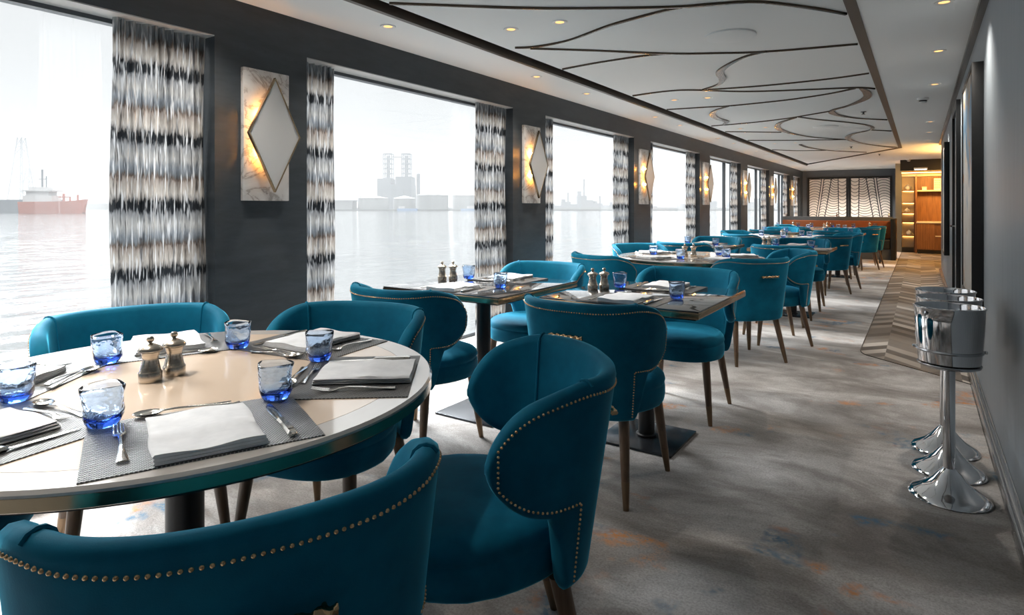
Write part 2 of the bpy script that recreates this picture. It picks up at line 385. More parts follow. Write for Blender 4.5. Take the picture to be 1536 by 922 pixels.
# ---- sinuous bronze grooves of the raft (plan points in metres; last number = widest width)
grooves = [
 ([(-2.50,2.50),(-1.87,3.02),(-1.38,3.34),(-1.13,3.48),(-1.01,3.52),(-.76,3.63),(-.52,3.92),(-.37,4.15)], [.02,.018,.018,.03,.035,.022,.03,.026]),
 ([(-2.44,3.70),(-2.30,3.76),(-2.02,3.74),(-1.64,3.58),(-1.32,3.50),(-1.14,3.48)], [.012,.03,.014,.028,.024,.02]),
 ([(-2.36,3.78),(-1.97,4.12),(-1.58,4.48),(-1.29,4.66),(-.95,4.83),(-.37,4.96)], [.014,.016,.03,.016,.022,.012]),
 ([(-2.49,4.50),(-2.13,4.45),(-1.77,4.44),(-1.58,4.48)], [.024,.012,.012,.02]),
 ([(-.95,4.82),(-1.12,4.90),(-1.30,5.11),(-1.43,5.35),(-1.48,5.62),(-1.58,5.87),(-1.78,6.05)], [.018,.03,.05,.08,.075,.045,.025]),
 ([(-2.48,5.98),(-2.12,5.93),(-1.86,6.02),(-1.46,6.38),(-.94,6.61),(-.52,6.77),(-.37,6.93)], [.035,.016,.03,.018,.016,.03,.018]),
 ([(-1.74,6.08),(-1.25,6.17),(-.70,6.17),(-.37,6.10)], [.024,.012,.01,.008]),
 ([(-2.50,7.05),(-1.97,7.15),(-1.82,7.19),(-1.23,7.14),(-.80,6.99),(-.53,6.80)], [.012,.016,.024,.014,.016,.03]),
 ([(-1.82,7.20),(-2.03,7.43),(-2.16,7.74),(-2.20,8.12),(-2.18,8.50),(-2.31,8.81)], [.018,.045,.09,.085,.09,.03]),
 ([(-.49,6.79),(-.45,7.11),(-.49,7.50),(-.68,7.92),(-.86,8.17),(-.90,8.40),(-.85,8.72),(-.67,9.14),(-.37,9.50)], [.03,.09,.09,.04,.05,.09,.06,.03,.02]),
 ([(-2.48,8.84),(-1.94,8.79),(-1.48,8.64),(-1.25,8.50),(-.89,8.25)], [.012,.012,.016,.012,.024]),
 ([(-1.33,8.60),(-1.58,8.98),(-1.71,9.43),(-1.74,9.91),(-1.66,10.55),(-1.45,11.25),(-1.05,11.91)], [.02,.06,.10,.10,.05,.03,.02]),
 ([(-1.30,8.56),(-1.12,8.98),(-.84,9.46),(-.64,9.92),(-.58,10.35),(-.66,10.68),(-.88,11.02),(-1.00,11.48),(-1.01,12.06),(-.88,12.80),(-.62,13.55),(-.42,13.98)], [.03,.024,.02,.04,.06,.03,.06,.10,.09,.05,.05,.10]),
 ([(-2.49,9.62),(-2.17,9.88),(-1.79,10.18)], [.012,.014,.03]),
 ([(-2.49,11.10),(-1.83,11.52),(-1.05,11.91)], [.012,.012,.02]),
 ([(-1.85,12.39),(-1.80,13.11),(-1.59,13.92),(-1.25,14.51),(-.95,14.9)], [.07,.07,.04,.03,.02]),
 ([(-.63,10.62),(-.37,10.93)], [.03,.02]),
 ([(-2.49,13.2),(-2.1,13.7),(-1.6,13.95)], [.012,.02,.02]),
]
for P, W in grooves:
    c = catmull([(x, y, 0) for x, y in P], 8); wv = [W[min(int(i/8), len(W)-1)]*(1-(i % 8)/8) + W[min(int(i/8)+1, len(W)-1)]*((i % 8)/8) for i in range(len(c))]
    wv = [q*.60 if q < .03 else q*(.60+.22*smooth01((q-.03)/.04)) for q in wv]
    rings = []
    for i, p in enumerate(c):
        d = (c[min(i+1, len(c)-1)]-c[max(i-1, 0)]).normalized(); n = Vector((-d.y, d.x, 0))*wv[i]*.5
        z0, z1 = H-.010, H+.006
        rings.append([(p-n)[:2]+(z0,), (p+n)[:2]+(z0,), (p+n)[:2]+(z1,), (p-n)[:2]+(z1,)])
    struct('trim_%d' % (5+grooves.index((P, W))), MB().loft(rings), M['bronze_dark'])

# ---- lights in the ceiling
def f_downlight():
    t = thing('downlight', '', 'downlight', group='downlights')
    MB().lathe([(.026,.004),(.030,-.004),(.046,-.006),(.050,-.002),(.050,.004),(.026,.004)], 24, cap=False).build('trim_ring', M['white'], t, smooth=True)
    MB().lathe([(.001,-.001),(.027,-.001),(.027,.003),(.001,.003)], 20).build('lamp', M['warm_lamp'], t)
    l = bpy.data.lights.new('downlight_spot', 'SPOT'); l.energy = 44; l.color = (1, .92, .82); l.spot_size = R(112); l.spot_blend = 1.0; l.shadow_soft_size = .03
    lo = bpy.data.objects.new('spot', l); COL.objects.link(lo); lo.parent = t; lo.location = (0, 0, -.012)
    return t
downlight = Maker(f_downlight)
def ordn(i): return ['first','second','third','fourth','fifth','sixth','seventh','eighth','ninth','tenth','eleventh','twelfth'][i]
ys = [-.30, 1.72, 2.82, 4.64, 5.62, 7.56, 8.53, 10.5, 11.5, 13.4, 14.4, 16.3]  # first two are added out of view to light the front table
for i, y in enumerate(ys):
    downlight((-2.83, y, H), 0, 'white-rimmed recessed downlight, %s along the window-side ceiling strip' % ordn(i-2) if i > 1 else 'added unseen window-side downlight above the front round table, %s of two overhead' % ['nearer', 'farther'][i], 'downlights above the windows')
ri = 0
for i, (y, y2) in enumerate([(.40, .44), (3.32, 3.36), (6.50, 6.56), (9.42, 9.48), (12.0, 12.04), (14.9, 14.95)]):  # nearest pair is unseen, added to brighten the front table
    for x in (-2.22, -1.88):
        if y > 14 and x > -2: continue
        downlight((x, y if x < -2 else y2, H+.004), 0, 'recessed downlight in the curved ceiling panels, %s pair from the front, %s' % (ordn(i-1) if i else 'added unseen', 'window-side one' if x < -2 else 'aisle-side one'), 'downlights in the curved ceiling panels')
for i, y in enumerate([4.22, 5.52, 7.0, 10.05, 11.45, 12.8]):
    downlight((.11, y, H), 0, 'small warm downlight beside the right-hand wall, %s along the aisle strip' % ordn(i), 'downlights along the aisle')
for i, (x, y) in enumerate([(-1.07, 4.26), (-1.14, 9.85), (-1.3, 13.95)]):
    o = MB().lathe([(.001,-.013),(.155,-.013),(.165,-.008),(.165,.004),(.001,.004)], 40, (0,0,0)).build('ceiling_speaker', M['raft'], smooth=True)
    o.location = (x, y, H+.002)
    tag(o, 'round flat speaker cover set in the curved ceiling panels, %s' % ['largest and nearest','second one along','farthest one'][i], 'speaker', 'ceiling speakers')
def f_smoke():
    t = thing('smoke_detector', '', 'smoke detector')
    MB().lathe([(.055,0),(.055,-.018),(.048,-.026),(.001,-.026)], 24).build('base', M['white'], t, smooth=True)
    MB().lathe([(.038,-.026),(.036,-.040),(.001,-.040)], 20).build('sensor_vents', M['black_metal'], t, smooth=True)
    MB().lathe([(.037,-.040),(.033,-.052),(.020,-.058),(.001,-.058)], 20).build('sensor_cap', M['white'], t, smooth=True)
    return t
smoke = Maker(f_smoke)
for x in (-2.45, -1.70, -.95): downlight((x, 20.5, H), 0, 'tiny downlight on the far ceiling before the art panels, %s' % {-2.45: 'window end', -1.70: 'middle', -.95: 'aisle end'}[x], 'downlights before the art panels')
al = bpy.data.lights.new('art_spot', 'SPOT'); al.energy = 130; al.color = (1, .92, .82); al.spot_size = R(120); al.spot_blend = .8; al.shadow_soft_size = .03
for o in list(COL.objects):
    if o.type == 'LIGHT' and o.parent and abs(o.parent.location.y-20.5) < .01: o.data = al
smoke((.02, 7.82, H), 0, 'white round smoke detector on the aisle ceiling near the right wall'); 
smoke((-.24, 17.6, H), 0, 'small white smoke detector on the far ceiling in front of the orange-lit alcove')
def f_spr():
    t = thing('sprinkler', '', 'sprinkler', group='ceiling sprinklers')
    MB().lathe([(.030,0),(.030,-.006),(.012,-.008),(.010,-.030),(.001,-.030)], 16).build('body', M['black_metal'], t, smooth=True)
    MB().lathe([(.001,-.034),(.022,-.034),(.022,-.030),(.001,-.030)], 12).build('deflector', M['chrome_brush'], t)
    return t
spr = Maker(f_spr)
for (x, y, w) in [(-.58, 8.58, 'inside the S-shaped ceiling curve'), (-1.11, 13.4, 'beyond the farthest speaker cover'), (-.75, 15.6, 'near the end of the bronze ceiling trim')]:
    spr((x, y, H if y > 15 else H+.004), 0, 'tiny dark sprinkler head on the ceiling ' + w)

# ------------------------------------------------------------------ curtains and sconces
def curtain_mb(w, folds, amp, z0, z1, seed, ny=None):
    rnd = random.Random(seed); ny = ny or folds*10; nz = 14; vs = []; fs = []
    phs = [rnd.uniform(-.5, .5) for _ in range(folds+2)]
    for j in range(nz+1):
        z = z0+(z1-z0)*j/nz
        for i in range(ny+1):
            u = i/ny; k = u*folds; kk = int(k); ph = phs[kk]*(1-(k-kk))+phs[kk+1]*(k-kk)
            x = amp*math.sin(2*math.pi*k+ph)*(1-.25*math.sin(3*z+kk))
            vs.append((x, u*w + .008*math.sin(z*4+kk*1.7), z))
    for j in range(nz):
        for i in range(ny): a = j*(ny+1)+i; fs.append((a, a+1, a+ny+2, a+ny+1))
    m_ = MB(); m_.add(vs, fs); return m_
wname = ['nearest', 'second', 'third', 'fourth', 'fifth', 'sixth', 'seventh', 'eighth']
for i, (a, b) in enumerate(zip(edges, ends)):
    if i == 7: b = 21.2
    for side in (0, 1):
        if i == 0 and side == 0: continue
        w = .27 if side == 0 else .46
        o = curtain_mb(w, 6 if side == 0 else 10, .022, .06, 2.122, i*2+side).build('curtain', M['curtain'], None, smooth=True, angle=180)
        o.location = (-3.264, a+.012 if side == 0 else b-.012-w, 0)
        tag(o, 'narrow banded grey and cream curtain hanging at the %s side of the %s window' % ('near' if side == 0 else 'far', wname[i]) if side == 0 else
            'wide banded grey, cream and black curtain hanging at the far side of the %s window' % wname[i], 'curtain', 'banded curtains')
    if i < 4:
        o = curtain_mb(.26, 9, .004, .06, 2.10, 50+i).build('sheer_curtain', M['sheer'], None, smooth=True, angle=180)
        o.location = (-3.305, b-.76, 0)
        tag(o, 'almost clear white sheer curtain beside the banded curtain of the %s window' % wname[i], 'curtain', 'sheer curtains')
def f_sconce():
    t = thing('wall_sconce', '', 'wall lamp', group='diamond wall sconces')
    MB().box(0, -.148, -.375, .03, .148, .375).build('backplate', M['marble'], t, bevel=.003)
    dw, dh, x = .168, .328, .105
    mb = MB(); pts = [(x, 0, -dh), (x, dw, 0), (x, 0, dh), (x, -dw, 0)]
    k = .955
    outer = [(x-.014, p[1], p[2]) for p in pts] + [(x+.006, p[1], p[2]) for p in pts]
    inner = [(x-.014, p[1]*k, p[2]*k) for p in pts] + [(x+.006, p[1]*k, p[2]*k) for p in pts]
    vs = outer+inner; fs = []
    for i in range(4):
        j = (i+1) % 4
        fs += [(i, j, 4+j, 4+i), (8+i, 12+i, 12+j, 8+j), (4+i, 4+j, 12+j, 12+i), (i, 8+i, 8+j, j)]
    mb.add(vs, fs); fr = mb.build('diamond_frame', M['bronze'], t)
    mb = MB(); mb.add([(x-.006, p[1]*k, p[2]*k) for p in pts]+[(x+.002, p[1]*k, p[2]*k) for p in pts], [(3,2,1,0),(4,5,6,7),(0,1,5,4),(1,2,6,5),(2,3,7,6),(3,0,4,7)])
    mb.build('diamond_mirror', M['mirror'], t)
    mb = MB(); mb.box(.03, -.012, -.05, x-.014, .012, .05); mb.build('bracket', M['brass'], t)
    for z in (-.105, .105):
        MB().lathe([(.001,-.012),(.009,-.009),(.0125,0),(.009,.009),(.001,.012)], 14, (.056, -.045, z)).build('bulb', M['warm_led'], t, smooth=True)
    return t
sconce = Maker(f_sconce)
for i, p in enumerate(PS[1:]):
    sconce((WX, p+.30, 1.61), 0, 'stone wall sconce with mirrored diamond glowing amber, on the %s window pillar' % wname[i].replace('nearest', 'nearest and largest'))

# ------------------------------------------------------------------ chairs
# the back: a horseshoe plan curve; columns run from the low edge to the rim
HALF = [(0,-.222),(.06,-.221),(.12,-.213),(.175,-.190),(.215,-.150),(.240,-.10),(.250,-.045),(.252,.0),(.250,.030)]
plan = catmull([(-x, y, 0) for x, y in reversed(HALF[1:])] + [(x, y, 0) for x, y in HALF], 12)
cum = [0]
for i in range(1, len(plan)): cum.append(cum[-1]+(plan[i]-plan[i-1]).length)
SL = cum[-1]/2
def plan_at(s):
    t = s+SL; t = max(0, min(cum[-1]-1e-6, t))
    lo, hi = 0, len(cum)-1
    while hi-lo > 1:
        m_ = (lo+hi)//2
        if cum[m_] <= t: lo = m_
        else: hi = m_
    f = (t-cum[lo])/(cum[lo+1]-cum[lo]); p = plan[lo].lerp(plan[lo+1], f)
    e = .012; 
    a = plan[max(lo-2, 0)]; b = plan[min(lo+3, len(plan)-1)]
    d = (b-a).normalized(); return p, Vector((d.y, -d.x, 0))       # outward normal
ZL, STEM = .335, .240
def edges_at(s):
    a = abs(s); d = SL-a
    u = max(0, (a-.22)/(SL-.22))
    zt = .815 - .090*(u**1.5)
    zl = ZL + (.515-ZL)*smooth01((a-STEM)/.05) + .035*smooth01((a-STEM-.03)/.16)
    Rt, Rb = .095, .10
    if d < Rt: zt -= Rt-math.sqrt(max(0, Rt*Rt-(Rt-d)**2))
    if d < Rb: zl += Rb-math.sqrt(max(0, Rb*Rb-(Rb-d)**2))
    if zt-zl < .02: m_ = (zt+zl)/2; zt, zl = m_+.01, m_-.01
    return zl, zt
def flare(s, z):
    a = abs(s); k = .17*(1-smooth01(a/SL)) + .075*smooth01(a/SL)
    return k*(z-ZL)
def shell_pt(s, z, off):
    p, n = plan_at(s); q = p+n*(off+flare(s, z)); return Vector((q.x, q.y, z))
TH = .021
def shell_mb(hi=True):
    ds = []
    k = 14 if hi else 6
    for i in range(k+1): ds.append(.10*(1-math.cos(math.pi/2*i/k)))
    inner = SL-.10
    x = .075
    S = []
    half = [SL-d for d in ds]
    n = 26 if hi else 9
    rest = [inner*(1-i/n) for i in range(1, n)]
    if hi: rest += [STEM+.05*q for q in (0, .17, .33, .5, .67, .83, 1)]
    else: rest += [STEM, STEM+.025, STEM+.05]
    half = sorted(set(round(v, 5) for v in half+rest if v > 1e-4))
    S = [-v for v in reversed(half)]+[0]+half
    rings = []
    nv = 9 if hi else 4; nr = 5 if hi else 3
    for s in S:
        zl, zt = edges_at(s); d = SL-abs(s)
        th = TH*(1+.25*smooth01((abs(s)-.2)/.2))
        if d < .02: th *= math.sqrt(max(.05, 1-((.02-d)/.02)**2))
        r = min(th, (zt-zl)*.45); ring = []
        for i in range(nv+1): ring.append(shell_pt(s, zl+r+(zt-zl-2*r)*i/nv, th))
        for i in range(1, nr): 
            an = math.pi*i/nr; ring.append(shell_pt(s, zt-r+r*math.sin(an), th*math.cos(an)))
        for i in range(nv+1): ring.append(shell_pt(s, zt-r-(zt-zl-2*r)*i/nv, -th))
        for i in range(1, nr):
            an = math.pi*i/nr; ring.append(shell_pt(s, zl+r-r*math.sin(an), -th*math.cos(an)))
        rings.append(ring)
    return MB().loft(rings)
def nails_mb(sp=.0112, rad=.0035):
    path = []
    d0 = .026
    sw = SL-d0
    s = sw
    n = 60
    tip = []
    zl, zt = edges_at(sw)
    for i in range(n+1):                       # along the rim
        s = -sw+2*sw*i/n; zl, zt = edges_at(s)
        path.append((s, zt-.024-.014*smooth01((SL-.12-abs(s))/.2)))
    def side(sg):
        q = []; zl0, zt0 = edges_at(sw)
        q.append((sg*sw, zt0-.024))
        for i in range(1, 6): q.append((sg*sw, (zt0-.024)+(zl0+.024-zt0+.024)*i/6))
        st = STEM-.014
        for i in range(0, 13):
            s_ = sw+(st-sw)*i/12; zl_, _ = edges_at(max(s_, STEM+.05)); q.append((sg*s_, zl_+.024))
        for i in range(1, 8): q.append((sg*st, q[12+5][1]-(q[12+5][1]-.35)*i/7))
        return q
    m_ = MB()
    for pl in (path, side(1), side(-1)):
        P3 = [shell_pt(s, z, TH*(1+.25*smooth01((abs(s)-.2)/.2))+.0008) for s, z in pl]
        Nn = [plan_at(s)[1] for s, z in pl]
        acc = 0; nxt = 0
        for i in range(len(P3)-1):
            l = (P3[i+1]-P3[i]).length
            while nxt <= acc+l and l > 1e-7:
                f = (nxt-acc)/l; p = P3[i].lerp(P3[i+1], f); nn = Nn[i].lerp(Nn[i+1], f).normalized()
                t1 = Vector((-nn.y, nn.x, 0)); t2 = Vector((0, 0, 1)); vs = []; 
                for k in range(8): an = k*math.pi/4; vs.append(p+(t1*math.cos(an)+t2*math.sin(an))*rad)
                for k in range(8): an = k*math.pi/4; vs.append(p+(t1*math.cos(an)+t2*math.sin(an))*rad*.68+nn*rad*.62)
                vs.append(p+nn*rad*.95)
                m_.add(vs, [(k, (k+1) % 8, 8+(k+1) % 8, 8+k) for k in range(8)]+[(8+k, 8+(k+1) % 8, 16) for k in range(8)])
                nxt += sp
            acc += l
    return m_
def seat_mb():
    def ring(z, k, n=44):
        r = []
        for i in range(n):
            an = 2*math.pi*i/n; c_, s_ = math.cos(an), math.sin(an); e = 2/2.7
            y = (.295 if s_ > 0 else .205)*math.copysign(abs(s_)**e, s_)
            rx = .212+.052*smooth01((y+.16)/.24)
            r.append((rx*k*math.copysign(abs(c_)**e, c_), .02+(y-.02)*k, z))
        return r
    prof = [(.338,.90),(.342,.955),(.352,.985),(.375,1.0),(.405,1.0),(.418,.992),(.422,.982),(.427,.992),(.438,1.002),(.455,.985),(.468,.94),(.478,.85),(.485,.68),(.489,.42),(.490,.10)]
    return MB().loft([ring(z, k) for z, k in prof])
def f_chair():
    t = thing('dining_chair', '', 'chair', group='teal dining chairs')
    seat_mb().build('seat', M['velvet'], t, smooth=True, angle=60)
    shell_mb().build('backrest', M['velvet'], t, smooth=True, angle=70)
    nails_mb().build('nail_trim', M['brass'], t, smooth=True, angle=80)['label'] = 'row of bronze upholstery nails'
    for sg in (-1, 1):
        s = sg*.225; zl, zt = edges_at(s)
        pts = [shell_pt(s, z, -TH-.0005) for z in [.50+i*(zt-TH-.50)/8 for i in range(9)]]
        pts += [shell_pt(s, zt-TH+(TH+.001)*math.sin(a), -(TH+.001)*math.cos(a)) for a in [i*math.pi/6 for i in range(1, 6)]]
        MB().tube(pts, .0042, 6).build('piping', M['velvet'], t, smooth=True)
    # twisted rope pull on the back
    mb = MB(); zc = .678; pr, nr_ = plan_at(0)
    yb = shell_pt(0, zc, TH).y
    rings = []
    for i in range(37):
        x = -.075+.15*i/36; ring = []
        for k in range(10):
            an = 2*math.pi*k/10; rr = .0075+.0028*math.cos(2*(an)+i*.95)
            ring.append((x, yb-.016+rr*math.cos(an), zc+rr*math.sin(an)))
        rings.append(ring)
    mb.loft(rings)
    for sx in (-.062, .062): mb.tube([(sx, yb+.006, zc), (sx, yb-.016, zc)], .004, 8)
    h = mb.build('pull_handle', M['brass'], t, smooth=True, angle=60); h['label'] = 'twisted bronze pull handle'
    for sx in (-1, 1):
        for (a, b) in (((sx*.180, -.150, .345), (sx*.222, -.225, 0)), ((sx*.195, .185, .345), (sx*.232, .225, 0))):
            A, B = Vector(a), Vector(b); k = .70
            C_ = A.lerp(B, k)
            lg = MB().tube([A, A.lerp(B, .35), C_], [.023, .0205, .0165], 12).build('leg', M['legwood'], t, smooth=True)
            MB().tube([C_, A.lerp(B, .985), B], [.0172, .0120, .0115], 12).build('leg_tip', M['ferrule'], lg, smooth=True)
    return t
chair = Maker(f_chair)
def put_chair(x, y, tx, ty, label):
    rz = math.atan2(ty-y, tx-x)-math.pi/2
    chair((x, y, 0), rz, label)

# ------------------------------------------------------------------ tables
def column_base(t, z1, r=.044, half=.21, plate=True):
    MB().lathe([(r+.012,.012),(r+.012,.022),(r,.026),(r,z1-.02),(r+.03,z1-.012),(r+.03,z1)], 28).build('column', M['black_metal'], t, smooth=True, angle=35)
    MB().box(-half, -half, 0, half, half, .012).build('base_plate', M['plate'], t, bevel=.002)
def f_round():
    t = thing('round_table', '', 'table', group='round dining tables')
    r = .64
    MB().lathe([(.001,.712),(r-.05,.712),(r-.05,.716),(.001,.716)], 64).build('underside', M['black'], t)
    MB().lathe([(r-.055,.708),(r-.012,.708),(r-.012,.718),(r-.055,.718),(r-.055,.708)], 72, cap=False).build('reveal_band', M['black'], t)  # black recessed ring below the bronze edge
    MB().lathe([(.001,.714),(r-.004,.714),(r-.001,.716),(r-.001,.738),(r-.004,.740),(.001,.740)], 96).build('edge_band', M['bronze'], t, smooth=True, angle=30)
    MB().lathe([(r-.075,.739),(r,.739),(r,.744),(r-.006,.750),(r-.075,.750),(r-.075,.739)], 96, cap=False).build('top_rim', M['lacquer_rim'], t, smooth=True, angle=25)
    MB().lathe([(.001,.739),(r-.0765,.739),(r-.0765,.750),(.001,.750)], 96).build('tabletop', M['lacquer_cream'], t)
    column_base(t, .712, .046, .24)
    return t
def f_square(w=.80, d=.84):
    t = thing('square_table', '', 'table', group='square dining tables')
    x, y = w/2, d/2
    MB().box(-x+.02, -y+.02, .706, x-.02, y-.02, .716).build('underside', M['black'], t)
    MB().box(-x, -y, .715, x, y, .7425).build('edge_band', M['bronze'], t, bevel=.002)
    MB().box(-x+.002, -y+.002, .7425, x-.002, y-.002, .750).build('tabletop', M['lacquer_dark'], t, bevel=.0015)
    column_base(t, .706, .042, .20)
    return t
round_table = Maker(f_round); square_table = Maker(f_square)

# ------------------------------------------------------------------ tableware (local: +x diner's right, +y towards table centre)
def strip(mb, pts, flat=True):
    """swept flat bar: (x, y, z, halfwidth, halfthickness)"""
    rings = []
    for i, (x, y, z, w, h) in enumerate(pts):
        rings.append([(x-w, y, z), (x-w*.6, y, z+h), (x+w*.6, y, z+h), (x+w, y, z), (x+w*.6, y, z-h), (x-w*.6, y, z-h)])
    mb.loft(rings)
def fork_mb(k=1.0):
    mb = MB()
    hd = [(-.100,.0035,.0095,.0016),(-.092,.0034,.0100,.0016),(-.06,.0044,.0068,.0016),(-.02,.0068,.0038,.0018),(.015,.0085,.0032,.0018),(.034,.0070,.0040,.0017),(.044,.0046,.0095,.0013),(.055,.0034,.0118,.0011),(.060,.0034,.0118,.0011)]
    strip(mb, [(0, y*k, z*k, w*k, h*k) for y, z, w, h in hd])
    for i in range(4):
        x = (-.0092+.00613*i)
        strip(mb, [(x*k, .058*k, .0034*k, .0022*k, .0010*k), (x*k, .075*k, .0050*k, .0017*k, .0010*k), (x*.93*k, .100*k, .0102*k, .0008*k, .0006*k)])
    return mb
def spoon_mb(k=1.0):
    mb = MB()
    hd = [(-.100,.0035,.0095,.0016),(-.092,.0034,.0100,.0016),(-.06,.0044,.0068,.0016),(-.02,.0072,.0038,.0018),(.018,.0092,.0030,.0018),(.040,.0082,.0040,.0017),(.046,.0070,.0050,.0013)]
    strip(mb, [(0, y*k, z*k, w*k, h*k) for y, z, w, h in hd])
    rings = []; cy, a, b = .072, .031, .0205
    for q, dz in ((1.0, .0075), (.9, .0048), (.7, .0024), (.42, .0009), (.05, .0002)):
        rings.append([(b*q*math.cos(an)*k, (cy+a*q*math.sin(an))*k, (dz+.0012)*k) for an in [2*math.pi*i/22 for i in range(22)]])
    inner = [[(p[0]*.95, cy*k+(p[1]-cy*k)*.95, p[2]+.0011*k) for p in r_] for r_ in rings]
    mb.loft(list(reversed(rings))+inner)
    return mb
def knife_mb():
    mb = MB()
    strip(mb, [(0,y,z,w,h) for y,z,w,h in [(-.115,.006,.006,.0035),(-.111,.006,.0095,.0055),(-.09,.006,.0098,.0058),(-.05,.006,.0088,.0055),(-.022,.006,.0078,.005),(-.018,.006,.0092,.0055),(-.013,.006,.0090,.005),(-.008,.005,.0060,.0025)]])
    strip(mb, [(x,y,z,w,h) for x,y,z,w,h in [(0,-.008,.0048,.0062,.0012),(.0005,.01,.0042,.0088,.0010),(.001,.06,.0034,.0100,.0009),(.0015,.09,.003,.0088,.0008),(.004,.108,.0027,.0050,.0007),(.007,.116,.0025,.0012,.0005)]])
    return mb
def napkin_mb():
    # folded three times: one long soft roll on the left, three cloth edges on the right
    mb = MB(); W, D = .185, .245; n = 22
    for layer in range(3):
        z0 = .001+layer*.0055; rings = []
        for j in range(n+1):
            v = -D/2+D*j/n; sh = .0015*layer*math.sin(3.1*v*9)
            lift = .0022*math.sin(v*26+layer)+.0016*math.sin(v*61+1.3*layer)
            lift *= .35+.3*layer
            xs = [-W/2+W*i/14 for i in range(15)]
            e = .004*layer
            top = [(x*(1-.01*layer)+sh-e*(.5), v*(1-.012*layer), z0+.0052+max(0, lift)+(.0026 if layer == 2 else .0006)*math.sin(x*40+v*9)*(.5+.5*math.cos(x*12))) for x in xs]
            bot = [(p[0], p[1], z0) for p in top]
            lft = [(top[0][0]-.0032, top[0][1], z0+.0028)]; rgt = [(top[-1][0]+.0018, top[-1][1], z0+.0026)]
            rings.append(bot+rgt+list(reversed(top))+lft)
        mb.loft(rings)
    return mb
def tumbler_mb(seed=0, n=40):
    rnd = random.Random(seed); ph = [rnd.uniform(0, 6.28) for _ in range(6)]
    outer = [(.024,.0),(.0285,.0025),(.0325,.010),(.0355,.020),(.0368,.030),(.0362,.042),(.0375,.054),(.0372,.064),(.0388,.074),(.0400,.082)]
    inner = [(.0382,.0828),(.0368,.074),(.0350,.064),(.0350,.054),(.0335,.042),(.0335,.030),(.0310,.020),(.024,.0145),(.010,.0135),(.001,.0132)]
    rings = []
    for idx, (r, z) in enumerate([(.001, .001)]+outer+inner):
        ring = []
        for i in range(n):
            an = 2*math.pi*i/n; k = smooth01(z/.02)*(1 if r > .02 else 0)
            w = .0011*math.sin(3*an+ph[0]+z*55)+.0009*math.sin(5*an+ph[1]-z*90)+.0006*math.sin(2*an+ph[2]+z*130)
            zz = z+(.0016*math.sin(2*an+ph[3])+.001*math.sin(3*an+ph[4]))*smooth01((z-.06)/.02)
            ring.append(((r+w*k)*math.cos(an), (r+w*k)*math.sin(an), zz))
        rings.append(ring)
    return MB().loft(rings)
def simple(name, cat, fn, mat, group, **kw):
    def f():
        o = fn().build(name, mat, None, **kw); tag(o, '', cat, group); return o
    return Maker(f)
def mat_mb():
    mb = MB(); mb.box(-.20, -.155, 0, .20, .155, .0022); return mb
placemat = simple('placemat', 'placemat', mat_mb, M['mat'], 'woven placemats')
napkin = simple('napkin', 'napkin', napkin_mb, M['linen'], 'folded white napkins', smooth=True, angle=60)
fork = simple('fork', 'fork', lambda: fork_mb(1), M['silver'], 'dinner forks', smooth=True, angle=35)
dfork = simple('dessert_fork', 'fork', lambda: fork_mb(.86), M['silver'], 'dessert forks', smooth=True, angle=35)
dspoon = simple('dessert_spoon', 'spoon', lambda: spoon_mb(.95), M['silver'], 'dessert spoons', smooth=True, angle=40)
knife = simple('table_knife', 'knife', knife_mb, M['silver'], 'table knives', smooth=True, angle=40)
tumblers = [simple('tumbler', 'glass', lambda s=s: tumbler_mb(s), M['blue'], 'blue tumblers', smooth=True, angle=80) for s in range(3)]
def f_mill():
    t = thing('pepper_mill', '', 'mill', group='pepper and salt mills')
    MB().lathe([(.001,0),(.0265,0),(.0275,.002),(.0275,.024),(.0262,.026),(.0245,.028),(.0215,.042),(.0185,.056),(.0190,.064),(.0225,.074),(.0225,.076),(.001,.076)], 32).build('body', M['mill'], t, smooth=True, angle=35)
    MB().lathe([(.020,.0765),(.0285,.0785),(.0292,.082),(.024,.089),(.012,.095),(.006,.098),(.001,.098)], 32).build('cap', M['mill'], t, smooth=True, angle=50)
    MB().lathe([(.0035,.097),(.0045,.100),(.0085,.1045),(.0095,.109),(.0065,.1145),(.001,.116)], 20).build('knob', M['mill'], t, smooth=True)
    return t
mill = Maker(f_mill)
gcount = [0]
def setting(cx, cy, rz, who, full=True, bare=False, gpos=(.165, .135), jit=0):
    """one place setting; rz turns the diner's right to +x, table centre to +y"""
    def W(x, y): return (cx+x*math.cos(rz)-y*math.sin(rz), cy+x*math.sin(rz)+y*math.cos(rz))
    rnd = random.Random(int(cx*1000)+int(cy*777)); j = lambda a: rnd.uniform(-a, a)
    z = .7501; zt = .7524
    placemat((cx, cy, z), rz, 'dark woven rectangular placemat at ' + who)
    x, y = W(.005+j(.008), -.028+j(.005)); napkin((x, y, zt), rz+j(.05), 'folded white linen napkin lying at ' + who)
    x, y = W(*gpos); i = gcount[0] % 3; gcount[0] += 1
    tumblers[i]((x, y, zt+.0003), rz+j(3), 'blue rippled glass tumbler at ' + who)
    if not full: return
    x, y = W(-.138+j(.006), -.02+j(.02)); fork((x, y, zt), rz+j(.06), 'silver fork left of the napkin at ' + who)
    x, y = W(.140+j(.006), -.025+j(.012)); knife((x, y, zt), rz+.04+j(.06), 'silver knife right of the napkin at ' + who)
    x, y = W(-.02+j(.010), .153); dspoon((x, y, zt), rz+R(90)+j(.04), 'dessert spoon above the napkin at ' + who)
    x, y = W(.0+j(.010), .121); dfork((x, y, zt), rz-R(90)+j(.04), 'dessert fork above the napkin at ' + who)

